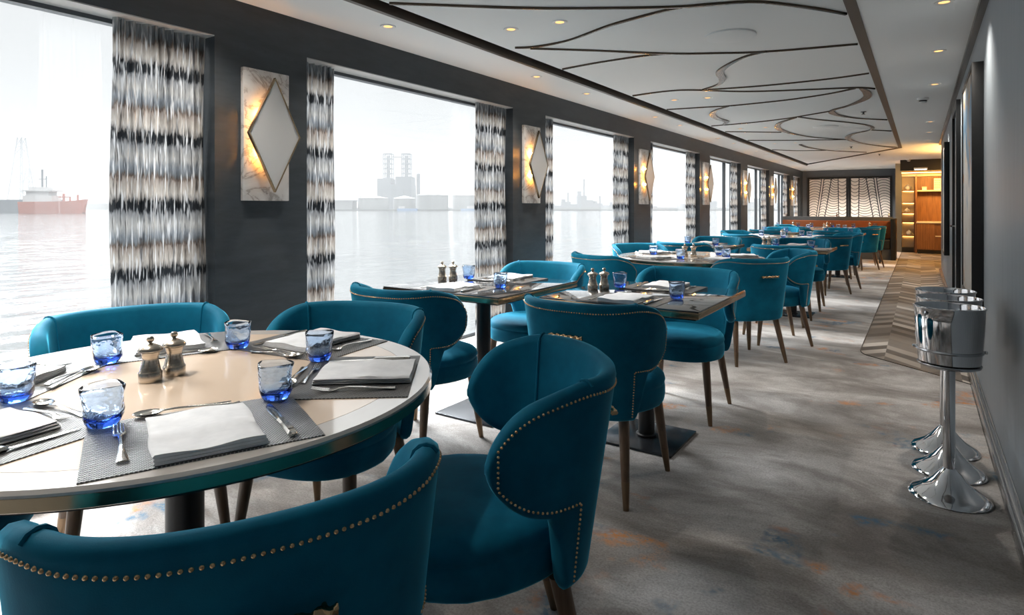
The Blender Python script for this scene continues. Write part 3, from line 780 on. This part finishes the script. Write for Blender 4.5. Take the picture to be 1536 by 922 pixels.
def round_set(cx, cy, angs, tname, seats, rad, full=True, chairs=None):
    for a, sname in zip(angs, seats):
        setting(cx+rad*math.cos(R(a)), cy+rad*math.sin(R(a)), R(a+90), 'the %s place of %s' % (sname, tname), full)
T1 = (-1.60, .86); N1 = 'the front round table'
round_table((T1[0], T1[1], 0), R(20), 'large round cream-topped table with bronze edge, nearest the camera')
A1 = [-24, 38, 98, 158, 218, 278]
S1 = ['front right', 'back right', 'far', 'window-side far', 'window-side near', 'front left']
round_set(T1[0], T1[1], A1, N1, S1, .44)
mill((-1.655, .800, .7502), 0, 'silver pepper mill at the middle of the front round table, the nearer of the two')
mill((-1.665, .866, .7502), 1, 'silver mill at the middle of the front round table, the one behind')
CH1 = [(-.949, .605, -.904, .427, 'teal velvet chair with back to the camera, cut off at the bottom of the picture'),
       (-.932, 1.281, -.747, -.665, 'teal velvet chair at the right of the front round table, seen side-on with studded wing'),
       (-1.766, 1.478, .265, -.964, 'teal velvet chair on the far side of the front round table'),
       (-2.275, 1.07, .956, -.293, 'teal velvet chair between the front round table and the nearest window'),
       (-2.16, .40, .78, .62, 'teal chair mostly hidden under the left side of the front round table')]
for x, y, fx, fy, lab in CH1:
    put_chair(x, y, x+fx, y+fy, lab)

def square_group(cx, cy, tname, tlabel, full, chn, chf, mills=True, swap=False, dn=.56, df=.57):
    square_table((cx, cy, 0), 0, tlabel)
    setting(cx, cy-.255, 0, 'the near side of ' + tname, full, gpos=(.20, .14))
    setting(cx, cy+.255, math.pi, 'the far side of ' + tname, full, gpos=(.20, .14))
    if mills:
        mill((cx-.30, cy-.02, .7502), 0, 'silver mill on %s, the window-side one of its pair' % tname)
        mill((cx-.255, cy+.03, .7502), 1, 'silver mill on %s, the aisle-side one of its pair' % tname)
    if chn: put_chair(cx+chn[1], cy-dn, cx+chn[2], cy, chn[0])
    if chf: put_chair(cx+chf[1], cy+df, cx+chf[2], cy, chf[0])
square_group(-2.14, 2.91, 'the first window table', 'square bronze-edged table beside the second window', True,
    ('teal chair on the near side of the first window table, back turned to us', 0, 0), ('teal chair facing us from the far side of the first square window table', 0, 0))
square_group(-1.19, 3.05, 'the first aisle table', 'square bronze-edged table by the aisle, nearest of the square tables', True,
    ('teal chair with studded back on the near side of the first aisle table', 0, 0), ('teal chair facing us from the far side of the first aisle table', 0, 0))
T4 = (-1.75, 5.55)
round_table((T4[0], T4[1], 0), R(45), 'round table in the second row, beyond the first two square tables')
A4 = [-38, 28, 155, 245]; S4 = ['aisle-side near', 'aisle-side far', 'window-side far', 'window-side near']
round_set(T4[0], T4[1], A4, 'the second round table', S4, .43)
mill((-1.78, 5.50, .7502), 0, 'silver mill at the middle of the second round table, the nearer one')
mill((-1.72, 5.56, .7502), 1, 'silver mill at the middle of the second round table, the farther one')
for a, d, lab in [(-40, .75, 'dark teal chair with bronze pull at the near aisle corner of the second round table'), (28, .76, 'teal chair with raised wing on the aisle side of the second round table'),
                  (145, .72, 'teal chair on the window side of the second round table, facing the aisle'), (243, .90, 'teal studded chair back standing at the window-side near corner of the second round table')]:
    put_chair(T4[0]+d*math.cos(R(a)), T4[1]+d*math.sin(R(a)), T4[0], T4[1], lab)
square_group(-2.18, 7.35, 'the second window table', 'square table beside the third window, behind the second round table', False,
    ('teal chair with back to us at the second square window table', 0, 0), ('teal chair facing us behind the second square window table', 0, 0), mills=False)
square_group(-1.19, 7.45, 'the second aisle table', 'square table by the aisle, second of the aisle squares', False,
    ('teal chair with bronze pull on the near side of the second aisle table', 0, 0), ('teal chair facing us behind the second aisle table', 0, 0))
T7 = (-1.70, 10.0)
round_table((T7[0], T7[1], 0), R(10), 'round table in the third row, smaller in view than the second round table')
round_set(T7[0], T7[1], [-38, 28, 155, 245], 'the third round table', S4, .43, False)
mill((-1.74, 9.96, .7502), 0, 'silver mill at the middle of the third round table')
for a, d, lab in [(-38, .75, 'dark teal chair at the near aisle corner of the third round table'), (28, .76, 'teal chair on the far aisle side of the third round table'),
                  (155, .77, 'teal chair on the window side of the third round table'), (243, .85, 'teal chair with back to us at the window-side near corner of the third round table')]:
    put_chair(T7[0]+d*math.cos(R(a)), T7[1]+d*math.sin(R(a)), T7[0], T7[1], lab)
square_group(-2.18, 11.8, 'the third window table', 'square table beside the far windows, third of the window squares', False,
    ('teal chair with back to us at the third square window table', 0, 0), ('teal chair facing us behind the third square window table', 0, 0), mills=False)
square_group(-1.19, 11.9, 'the third aisle table', 'square table by the aisle, third of the aisle squares', False,
    ('teal chair on the near side of the third aisle table', 0, 0), ('teal chair facing us behind the third aisle table', 0, 0), mills=False)
T10 = (-1.60, 14.0)
round_table((T10[0], T10[1], 0), 0, 'round table in the last row before the banquette')
round_set(T10[0], T10[1], [-38, 28, 155], 'the last round table', S4, .43, False)
mill((-1.64, 13.96, .7502), 0, 'silver mill at the middle of the last round table')
for a, d, lab in [(-36, .78, 'dark teal chair at the near aisle corner of the last round table'), (22, .76, 'teal chair on the aisle side of the last round table, farthest along the carpet edge'),
                  (158, .77, 'teal chair on the window side of the last round table'), (240, .80, 'teal chair with back to us at the window-side near corner of the last round table')]:
    put_chair(T10[0]+d*math.cos(R(a)), T10[1]+d*math.sin(R(a)), T10[0], T10[1], lab)
# narrow tables in front of the banquette, each on four slim legs
def f_bench_table():
    t = thing('banquette_table', '', 'table', group='banquette tables')
    MB().box(-.33, -.30, .722, .33, .30, .75).build('tabletop', M['lacquer_dark'], t, bevel=.002)
    for sx in (-1, 1):
        for sy in (-1, 1): MB().box(sx*.30-.016, sy*.27-.016, 0, sx*.30+.016, sy*.27+.016, .722).build('leg', M['black_metal'], t, bevel=.002)
    return t
btable = Maker(f_bench_table)
for x, n in [(-1.02, 'aisle end'), (-1.85, 'middle'), (-2.55, 'window end')]:
    btable((x, 15.45, 0), 0, 'small table standing before the tan banquette at its ' + n)
    mill((x+.10, 15.40, .7502), 0, 'silver mill on the banquette table at the ' + n)
    for k, dx in enumerate((-.2, .2)):
        tumblers[k]((x+dx, 15.25+.2*k, .7503), 0, 'blue tumbler on the banquette table at the %s, %s one' % (n, ['window-side', 'aisle-side'][k]))

# ------------------------------------------------------------------ banquette and far end
t = thing('banquette', 'long tan leather banquette with dark seat across the far end of the room', 'bench', (-1.70, 16.2, 0))
MB().box(-1.20, -.02, .0, 1.20, .62, .24).build('plinth', M['backwall'], t, bevel=.004)
MB().box(-1.20, -.08, .24, 1.14, .48, .46).build('seat', M['dark_leather'], t, bevel=.03, seg=3)
MB().box(-1.20, .44, .46, 1.14, .58, .87).build('backrest', M['tan'], t, bevel=.02, seg=3)
MB().box(-1.22, .58, 0, 1.16, .66, .96).build('back_panel', M['backwall'], t, bevel=.004)
MB().box(1.14, -.10, 0, 1.24, .66, .93).build('end_panel', M['black'], t, bevel=.006)
for i, x in enumerate((-2.84, -1.70, -.62)):
    o = MB().tube(catmull([(0, 0, 0), (0, -.02, .05), (0, -.08, .07), (0, -.10, .04), (.0, -.14, .012)], 6), .013, 8).build('chrome_bracket', M['chrome'], smooth=True)
    o.location = (x, 16.885, .965)
    tag(o, 'bent chrome rail bracket hooked over the %s of the banquette back' % ['window end', 'middle', 'aisle end'][i], 'bracket', 'banquette brackets')
# two line-drawing panels
mb = MB(); X0, X1, Z0, Z1 = -3.05, -.70, .82, 2.17
t = None
for pi, (xa, xb) in enumerate([(-2.97, -1.93), (-1.80, -.77)]):
    t = thing('art_panel', '%s of two cream art panels with dark wavy lines on the far wall' % ['window-side one', 'aisle-side one'][pi], 'wall art', (0, YF, 0), 0, 'far wall art panels')
    w = xb-xa; za, zb = .86, 2.08
    mb = MB(); f = .055
    mb.box(xa-f, -.05, za-f, xa, 0, zb+f); mb.box(xb, -.05, za-f, xb+f, 0, zb+f); mb.box(xa, -.05, zb, xb, 0, zb+f); mb.box(xa, -.05, za-f, xb, 0, za)
    mb.build('frame', M['black'], t)
    MB().box(xa, -.025, za, xb, -.005, zb).build('panel', M['art_paper'], t)
    mb = MB()
    def line(pts, r=.010):
        P = [Vector((xa+w*(u if pi == 0 else 1-u), -.028, za+(zb-za)*v)) for u, v in pts]; mb.tube(P, r, 5)
    cols = [(0, 0, 1), (.34, .19, 1), (.405, .24, 1), (.60, .42, -1), (.785, .80, 1), (1, 1, -1)]
    for a, b, _ in cols[1:-1]: line([(a+(b-a)*(1-v)**1.1*1.0, v) for v in [i/8 for i in range(9)]], .013)
    for ci in range(5):
        if ci == 1: continue
        sg = [1, 0, 1, -1, -1][ci]; nrow = [15, 0, 14, 17, 11][ci]
        for q in range(nrow):
            v0 = (q+.5)/nrow; pts = []
            for i in range(9):
                t_ = i/8
                v = v0+sg*.05*(1-(2*t_-1)**2)-(.0 if ci != 3 else .10*(1-t_)*-(v0))
                v = min(.995, max(.005, v))
                le = cols[ci][0]+(cols[ci][1]-cols[ci][0])*(1-v); re = cols[ci+1][0]+(cols[ci+1][1]-cols[ci+1][0])*(1-v)
                pts.append((le+(re-le)*t_, v))
            line(pts, .008)
    mb.build('ink_lines', M['ink'], t)
# lobby: lit shelf niche and sideboard
struct('trim_40', MB().box(-.42, 17.9, 2.08, 2.6, 18.1, H), M['black'])
mb = MB(); mb.box(-.42, 19.35, 2.0, 2.6, 19.6, 2.06); struct('trim_41', mb, M['cream'])
t = thing('shelf_unit', 'amber-lit open shelf niche between the art wall and the wooden sideboard', 'shelves', (-.28, 19.58, 0))
MB().box(-.14, -.02, 0, .16, 0, 2.0).build('back_panel', M['cream'], t)
MB().box(-.14, -.28, 0, .16, -.02, .12).build('plinth', M['black'], t)
for z in (.42, .78, 1.02, 1.30, 1.62):
    s_ = MB().box(-.14, -.26, z, .16, -.02, z+.025).build('shelf', M['oak'], t)
    MB().box(-.12, -.05, z-.012, .14, -.03, z-.001).build('strip_light', M['warm_strip'], s_)
MB().box(.13, -.30, 0, .16, 0, 2.0).build('side_panel', M['walnut'], t)
def urn(x, z, lab, s=1.0):
    o = MB().lathe([(.001,0),(.05*s,0),(.075*s,.03*s),(.08*s,.07*s),(.06*s,.11*s),(.02*s,.135*s),(.012*s,.155*s),(.001,.16*s)], 20).build('lidded_jar', M['white'], smooth=True)
    o.location = (x, 19.43, z); tag(o, lab, 'jar', 'jars on the lit shelves')
urn(-.28, 1.645, 'white domed jar on the upper shelf of the amber-lit niche'); urn(-.30, 1.045, 'white domed jar on the middle shelf of the amber-lit niche', .8)
urn(-.26, .445, 'white domed jar on the lowest shelf of the amber-lit niche', .9)
t = thing('sideboard', 'tall walnut sideboard with ribbed doors and lit worktop in the amber alcove', 'cabinet', (.28, 18.9, 0))
MB().box(-.36, .0, .10, .50, .66, .78).build('carcass', M['walnut'], t)
MB().box(-.34, .02, 0, .50, .66, .10).build('plinth', M['black'], t)
MB().box(-.37, -.03, .78, .50, .66, .82).build('worktop', M['cream'], t, bevel=.004)
for (a, b) in ((-.35, .02), (.18, .50)):
    mb = MB(); n = int((b-a)/.035)
    for i in range(n): mb.box(a+(b-a)*i/n, -.02, .12, a+(b-a)*(i+.62)/n, .0, .76)
    mb.build('ribbed_door', M['oak'], t)
MB().box(.03, -.012, .44, .17, .0, .465).build('niche_shelf', M['cream'], t)
MB().box(-.395, -.02, 0, -.36, .66, 2.0).build('side_post', M['walnut'], t)
MB().box(-.36, .60, .82, .50, .68, 2.0).build('back_panel', M['oak'], t)
MB().box(-.36, .30, 1.60, .50, .60, 1.635).build('upper_shelf', M['cream'], t)
for (x, w, h, n, l) in [(-.20, .10, .09, 'gift_box', 'low cream box on the upper shelf of the sideboard, window-side end'), (.08, .15, .30, 'calendar_box', 'tall cream box with small windows standing in the middle of the sideboard shelf'), (.34, .10, .09, 'gift_box', 'low cream box on the upper shelf of the sideboard, wall end')]:
    o = thing(n, l, 'box', (.28+x, 19.32, 1.635))
    MB().box(-w/2, -.05, 0, w/2, .05, h).build('body', M['white'], o, bevel=.004)
    if h > .2:
        mb = MB()
        for i in range(4):
            for j in range(5): mb.box(-.055+.03*i, -.054, .04+.048*j, -.038+.03*i, -.050, .065+.048*j)
        mb.build('windows', M['oak'], o)
    else: MB().box(-w/2-.003, -.053, h*.62, w/2+.003, .053, h).build('lid', M['cream'], o, bevel=.003)
def area(name, loc, rot, sx, sy, e, color):
    l = bpy.data.lights.new(name, 'AREA'); l.shape = 'RECTANGLE'; l.size = sx; l.size_y = sy; l.energy = e; l.color = color
    o = bpy.data.objects.new(name, l); COL.objects.link(o); o.location = loc; o.rotation_euler = rot; return o
struct('trim_42', MB().box(-.40, 18.30, 2.04, .9, 18.36, 2.06), M['warm_strip'])
area('alcove_lamp', (.3, 18.3, 2.02), (R(40), 0, 0), 1.3, .2, 48, (1, .50, .13))
area('lobby_lamp', (1.2, 15.6, 2.30), (0, 0, 0), 1.6, 2.4, 45, (1, .52, .15))
area('lobby_cove', (.85, 14.7, 1.85), (R(180), 0, 0), .6, 2.0, 55, (1, .55, .16))
t = thing('exit_lamp', 'small bright white lamp under the far ceiling above the amber alcove', 'lamp', (.0, 17.85, 2.10))
MB().box(-.14, -.03, 0, .14, .03, .05).build('housing', M['white'], t, bevel=.004); MB().box(-.12, -.034, -.004, .12, .034, .012).build('diffuser', M['cool_lamp'], t)

# ------------------------------------------------------------------ right wall
def picture(y0, y1, z0, z1, lab):
    t = thing('framed_picture', lab, 'picture', (RX, y0, (z0+z1)/2)); h = (z1-z0)/2; d = y1-y0
    mb = MB(); f = .03
    mb.box(-.058, 0, -h, 0, f, h); mb.box(-.058, d-f, -h, 0, d, h); mb.box(-.058, f, h-f, 0, d-f, h); mb.box(-.058, f, -h, 0, d-f, -h+f)
    mb.build('frame', M['black'], t, bevel=.002)
    MB().box(-.050, f, -h+f, -.01, d-f, h-f).build('canvas', M['canvas'], t)
picture(4.55, 5.60, .60, 2.06, 'large abstract painting in a deep black frame, nearer of the two on the right wall')
picture(9.70, 10.75, .57, 2.04, 'abstract painting in a deep black frame, the farther one on the right wall')
mb = MB(); mb.box(RX-.035, 7.05, 0, RX, 7.13, 2.20); mb.box(RX-.035, 7.90, 0, RX, 7.98, 2.20); mb.box(RX-.035, 7.13, 2.12, RX, 7.90, 2.20)
dr = struct('door_1', mb, M['black']); MB().box(RX-.012, 7.13, .005, RX, 7.90, 2.12).build('door_leaf', M['greywall'], dr)
MB().tube([(RX-.012, 7.82, 1.0), (RX-.05, 7.82, 1.0), (RX-.05, 7.72, 1.0)], .008, 8).build('door_handle', M['chrome'], dr, smooth=True)
# champagne buckets on stands
def f_stand():
    t = thing('bucket_stand', '', 'stand', group='bucket stands')
    MB().lathe([(.001,.0),(.143,.0),(.146,.004),(.143,.010),(.128,.022),(.105,.034),(.080,.052),(.058,.075),(.040,.098),(.028,.112),(.024,.120),(.001,.120)], 48).build('base', M['chrome'], t, smooth=True, angle=60)
    MB().lathe([(.0215,.112),(.0215,.540),(.001,.540)], 24).build('pole', M['chrome'], t, smooth=True)
    MB().lathe([(.001,.540),(.100,.540),(.108,.544),(.112,.552),(.110,.555),(.001,.553)], 48).build('support_dish', M['chrome_brush'], t, smooth=True, angle=50)
    return t
def f_bucket():
    t = thing('wine_bucket', '', 'bucket', group='wine buckets')
    MB().lathe([(.001,.002),(.098,.002),(.108,.006),(.113,.05),(.118,.12),(.121,.18),(.122,.225),(.126,.229),(.126,.234),(.121,.235),(.119,.230),(.116,.18),(.112,.10),(.106,.02),(.001,.016)], 56).build('body', M['chrome'], t, smooth=True, angle=50)
    MB().lathe([(.1105,.048),(.1175,.050),(.1195,.055),(.1175,.060),(.1115,.062)], 56, cap=False).build('ring_band', M['chrome_brush'], t, smooth=True)
    for sx in (-1, 1): MB().lathe([(.001,-.007),(.005,-.006),(.007,0),(.005,.006),(.001,.007)], 12, (sx*.122, 0, .056)).build('stud', M['chrome'], t, smooth=True)
    return t
stand = Maker(f_stand); bucket = Maker(f_bucket)
for (x, y, n) in [(.098, 3.12, 'nearest of the three'), (.105, 3.416, 'middle one of the three'), (.100, 3.712, 'farthest of the three')]:
    stand((x, y, 0), 0, 'chrome pedestal stand with flared foot by the right wall, %s' % n)
    bucket((x, y, .5550), 0, 'polished steel wine bucket on a pedestal by the right wall, %s' % n)

# ------------------------------------------------------------------ outside: river, haze, far bank
TH_ = math.atan2(613, 920); cT, sT = math.cos(TH_), math.sin(TH_)
WZ = -4.8
def bank(lat, d): return (lat*cT-d*sT, lat*sT+d*cT)       # metres along / across the river
def bset(o, lat, d, z=WZ): x, y = bank(lat, d); o.location = (x, y, z); o.rotation_euler = (0, 0, TH_); return o
mb = MB(); n = 6
mb.add([(-3.9, -400, 0), (-3.9, 3500, 0), (-6000, 6000, 0), (-6000, -2500, 0)], [(0, 1, 2, 3)])
o = struct('river_water', mb, M['water']); o.location = (0, 0, WZ)
o = MB().box(-3500, 150, 0, 3500, 4500, 130).build('river_haze', M['haze']); o['kind'] = 'structure'; bset(o, 0, 0, WZ+.3)
o = struct('far_shore', MB().box(-2600, 0, -1, 2600, 300, 4.0), M['bank']); bset(o, 0, 1480)
o = struct('near_spit', MB().box(-60, 0, -1, 800, 40, 1.6), M['bank']); bset(o, -300, 990)
def scen(name, mb, mat, lat, d, label, cat, group=None):
    o = mb.build(name, mat, None, smooth=False); bset(o, lat, d); return tag(o, label, cat, group)
# orange tanker
t = thing('tanker_ship', 'orange-red tanker ship with white deckhouse on the river seen in the nearest window', 'ship'); bset(t, -412, 560)
rings = []
for x, w, zt, zb in [(-34,7,10.5,0),(-20,8,10.5,0),(0,8,10.8,0),(14,6.5,11.4,0),(21,3.4,12.4,.0),(25,.3,13.0,1)]:
    rings.append([(x-(3 if zb else 0), -w*.8, zb), (x, -w, zt), (x, w, zt), (x-(3 if zb else 0), w*.8, zb)])
MB().loft(rings).build('hull', M['hull'], t)
mb = MB(); mb.box(-30, -6, 10.5, -4, 6, 16); mb.box(-28, -5, 16, -7, 5, 20); mb.box(-30, -7, 20, -3, 7, 21.2); mb.box(-26, -4, 21.2, -10, 4, 24)
mb.build('deckhouse', M['ship_white'], t)
mb = MB(); mb.box(-17.5, -.6, 24, -16.3, .6, 40); mb.box(-20, -.4, 31, -13, .4, 31.7); mb.box(-13.5, -.4, 24, -12.8, .4, 34); mb.build('mast', M['plant'], t)
mb = MB(); mb.box(2, -.8, 10.8, 3.4, .8, 18); mb.box(8, -.6, 11, 9, .6, 15); mb.box(-2, -.6, 14.5, 9, .6, 15.4); mb.box(15, -.5, 11.4, 16, .5, 17); mb.build('deck_crane', M['hull'], t)
scen('jetty', MB().box(-60, 0, 0, 24, 14, 8).box(-60, 2, 8, 14, 12, 13).box(-2, 0, 8, 2, 5, 16), M['plant'], -462, 600, 'grey jetty buildings at the left edge of the nearest window', 'jetty')
def lattice(w, h, n):
    mb = MB(); s = w/2
    for sx in (-1, 1):
        for sy in (-1, 1): mb.tube([(sx*s, sy*s, 0), (sx*s*.25, sy*s*.25, h)], w*.03, 5)
    for i in range(n):
        z = h*i/n; k = s*(1-.75*i/n); k2 = s*(1-.75*(i+1)/n); z2 = h*(i+1)/n
        for sy in (-1, 1):
            mb.tube([(-k, sy*k, z), (k2, sy*k2, z2)], w*.018, 4); mb.tube([(k, sy*k, z), (-k2, sy*k2, z2)], w*.018, 4); mb.tube([(-k, sy*k, z), (k, sy*k, z)], w*.018, 4)
    return mb
scen('pylon', lattice(42, 175, 8), M['plant'], -1200, 1500, 'faint tall lattice pylon behind the ship in the nearest window', 'pylon')
scen('lattice_mast', lattice(30, 100, 6), M['plant'], -1165, 1480, 'shorter hazy lattice mast beside the tall pylon', 'pylon')
# power station
t = thing('power_station', 'hazy blue-grey power station with two framed stacks across the river', 'power station'); bset(t, -249, 1300)
MB().box(-37, 0, 0, 36, 60, 54).box(-37, 0, 54, -8, 50, 66).box(2, 0, 54, 36, 50, 70).box(-34, -4, 0, -20, 0, 30).box(-8, -3, 0, 20, 0, 40).build('boiler_house', M['plant'], t)
for x in (-17, 22):
    mb = MB()
    for sx in (-1, 1):
        for sy in (-1, 1): mb.tube([(x+sx*9, 20+sy*9, 60), (x+sx*9, 20+sy*9, 120)], .9, 5)
    for k in range(6):
        z = 66+10.5*k; mb.box(x-9.5, 10.5, z, x+9.5, 11.5, z+1.6); mb.box(x-9.5, 28.5, z, x+9.5, 29.5, z+1.6)
        if k < 5:
            mb.tube([(x-9, 11, z), (x+9, 11, z+10.5)], .5, 4); mb.tube([(x+9, 11, z), (x-9, 11, z+10.5)], .5, 4)
    mb.lathe([(6, 60), (4, 72), (4, 116)], 14, (x, 20, 0)); mb.build('framed_stack', M['plant'], t)
MB().box(-8, 18, 112, 13, 20, 113.5).build('stack_bridge', M['plant'], t)
MB().lathe([(4, 0), (3.6, 76), (2.5, 77)], 16, (49, 10, 0)).build('chimney', M['plant'], t)
MB().box(-70, 5, 0, -37, 30, 26).box(-75, 4, 24, -30, 8, 28).build('conveyor_house', M['plant'], t)
for i, (l, r, h, w) in enumerate([(-233, 25, 20, 'leftmost of four'), (-186, 19, 20, 'second from the left'), (-134, 27, 25, 'third from the left'), (-76, 27, 25, 'rightmost, beside the curtain')]):
    t = thing('storage_tank', 'white round storage tank on the far bank in the second window, ' + w, 'tank', group='storage tanks'); bset(t, l, 1030+(30 if i % 2 else 0))
    MB().lathe([(r, 0), (r, h), (r+.4, h), (r+.4, h+.6), (.1, h+.6)], 40).build('shell', M['tank'], t, smooth=True, angle=30)
    MB().lathe([(r+.4, h+.6), (.1, h+5)], 40, cap=False).build('roof', M['tank_roof'], t, smooth=True)
scen('warehouse', MB().box(-22, 0, 0, 22, 30, 15).box(-24, -1, 15, 24, 31, 17), M['tank'], -285, 1010, 'long pale warehouse left of the storage tanks', 'warehouse')
t = thing('barge', 'small blue and white barge moored before the storage tanks', 'ship'); bset(t, -168, 985)
MB().box(-16, -3, 0, 16, 3, 3.2).build('hull', M['ship_blue'], t); MB().box(-14, -2.5, 3.2, -4, 2.5, 7).build('cabin', M['ship_white'], t)
t = thing('barge', 'pale moored boat near the curtain of the second window', 'ship'); bset(t, -62, 985)
MB().box(-20, -3, 0, 20, 3, 3).build('hull', M['ship_blue'], t); MB().box(-10, -2.5, 3, 14, 2.5, 7.5).build('cabin', M['ship_white'], t)
rnd = random.Random(3)
for i in range(7):
    l = (150+i*62)*.65; mb = MB(); h = [30, 42, 76, 34, 30, 22, 26][i]
    mb.box(-14, 0, 0, 10, 20, h*.45); mb.lathe([(3, 0), (2.2, h)], 10, (4, 10, 0)); mb.lathe([(5, 0), (5, h*.6)], 12, (-8, 10, 0)); mb.box(10, 0, 0, 26, 22, h*.3)
    scen('refinery_block', mb, M['plant'], l, 1540, 'faint refinery towers on the horizon, %s group along in the third window and beyond' % ordn(i), 'factory', 'refinery on the horizon')
for i in range(6):
    l = (700+i*190)*.66; mb = MB(); h = rnd.uniform(26, 60)
    mb.box(-42, 0, 0, 18, 30, h*.4); mb.lathe([(4, 0), (3, h)], 10, (6, 10, 0)); mb.box(24, 0, 0, 50, 22, h*.6)
    scen('harbour_block', mb, M['plant'], l, 1530, 'pale harbour buildings on the far horizon, %s cluster seen through the farther windows' % ordn(i), 'factory', 'harbour on the horizon')
scen('treeline', MB().box(-120, 0, 0, 120, 30, 14), M['bank'], -980, 1460, 'low grey wooded shore right of the tanker ship', 'shore')

# ------------------------------------------------------------------ sky, camera, view
w = bpy.data.worlds.new('overcast'); sc.world = w; w.use_nodes = True; nt = w.node_tree; nt.nodes.clear()
out = N(nt, 'ShaderNodeOutputWorld'); bg = N(nt, 'ShaderNodeBackground'); tc = N(nt, 'ShaderNodeTexCoord'); s = N(nt, 'ShaderNodeSeparateXYZ')
L(nt, tc.outputs['Generated'], s.inputs[0])
c = ramp(nt, s.outputs[2], [(0, (.90, .925, .95)), (.28, (.96, .975, .99)), (.55, (1, 1, 1)), (1, (1, 1, 1))])
k = ramp(nt, s.outputs[2], [(0, (.53,.53,.53)), (.25, (.55,.55,.55)), (1, (.55,.55,.55))])
k = mth(nt, 'ADD', mth(nt, 'MULTIPLY', mth(nt, 'POWER', mth(nt, 'MAXIMUM', mth(nt, 'SUBTRACT', s.outputs[2], .26), 0), .8), 7.0), mth(nt, 'ADD', k, 0))
# the sun behind thin cloud: a very soft sun on the window side
sl = bpy.data.lights.new('veiled_sun', 'SUN'); sl.energy = 11.0; sl.angle = R(34); sl.color = (.97, .985, 1)
so = bpy.data.objects.new('veiled_sun', sl); COL.objects.link(so)
so.rotation_euler = Vector((.80, -.22, -.70)).to_track_quat('-Z', 'Y').to_euler()
L(nt, c, bg.inputs[0]); L(nt, k, bg.inputs[1]); L(nt, bg.outputs[0], out.inputs[0])
cam = bpy.data.cameras.new('camera'); co = bpy.data.objects.new('camera', cam); COL.objects.link(co); sc.camera = co
co.location = (0, 0, 1.2); co.rotation_euler = (R(90), 0, TH_)
cam.sensor_width = 36; cam.lens = 36*920/1536; cam.shift_y = -(461-310)/1536; cam.clip_start = .02; cam.clip_end = 12000
sc.view_settings.view_transform = 'Standard'; sc.view_settings.look = 'None'; sc.view_settings.gamma = 1
sc.view_settings.use_curve_mapping = False; sc.view_settings.exposure = 0.6
cy = sc.cycles
cy.max_bounces = 12; cy.diffuse_bounces = 5; cy.glossy_bounces = 5; cy.transmission_bounces = 10; cy.transparent_max_bounces = 16; cy.volume_bounces = 1
cy.use_denoising = True; cy.sample_clamp_indirect = 8; cy.caustics_reflective = False; cy.caustics_refractive = False
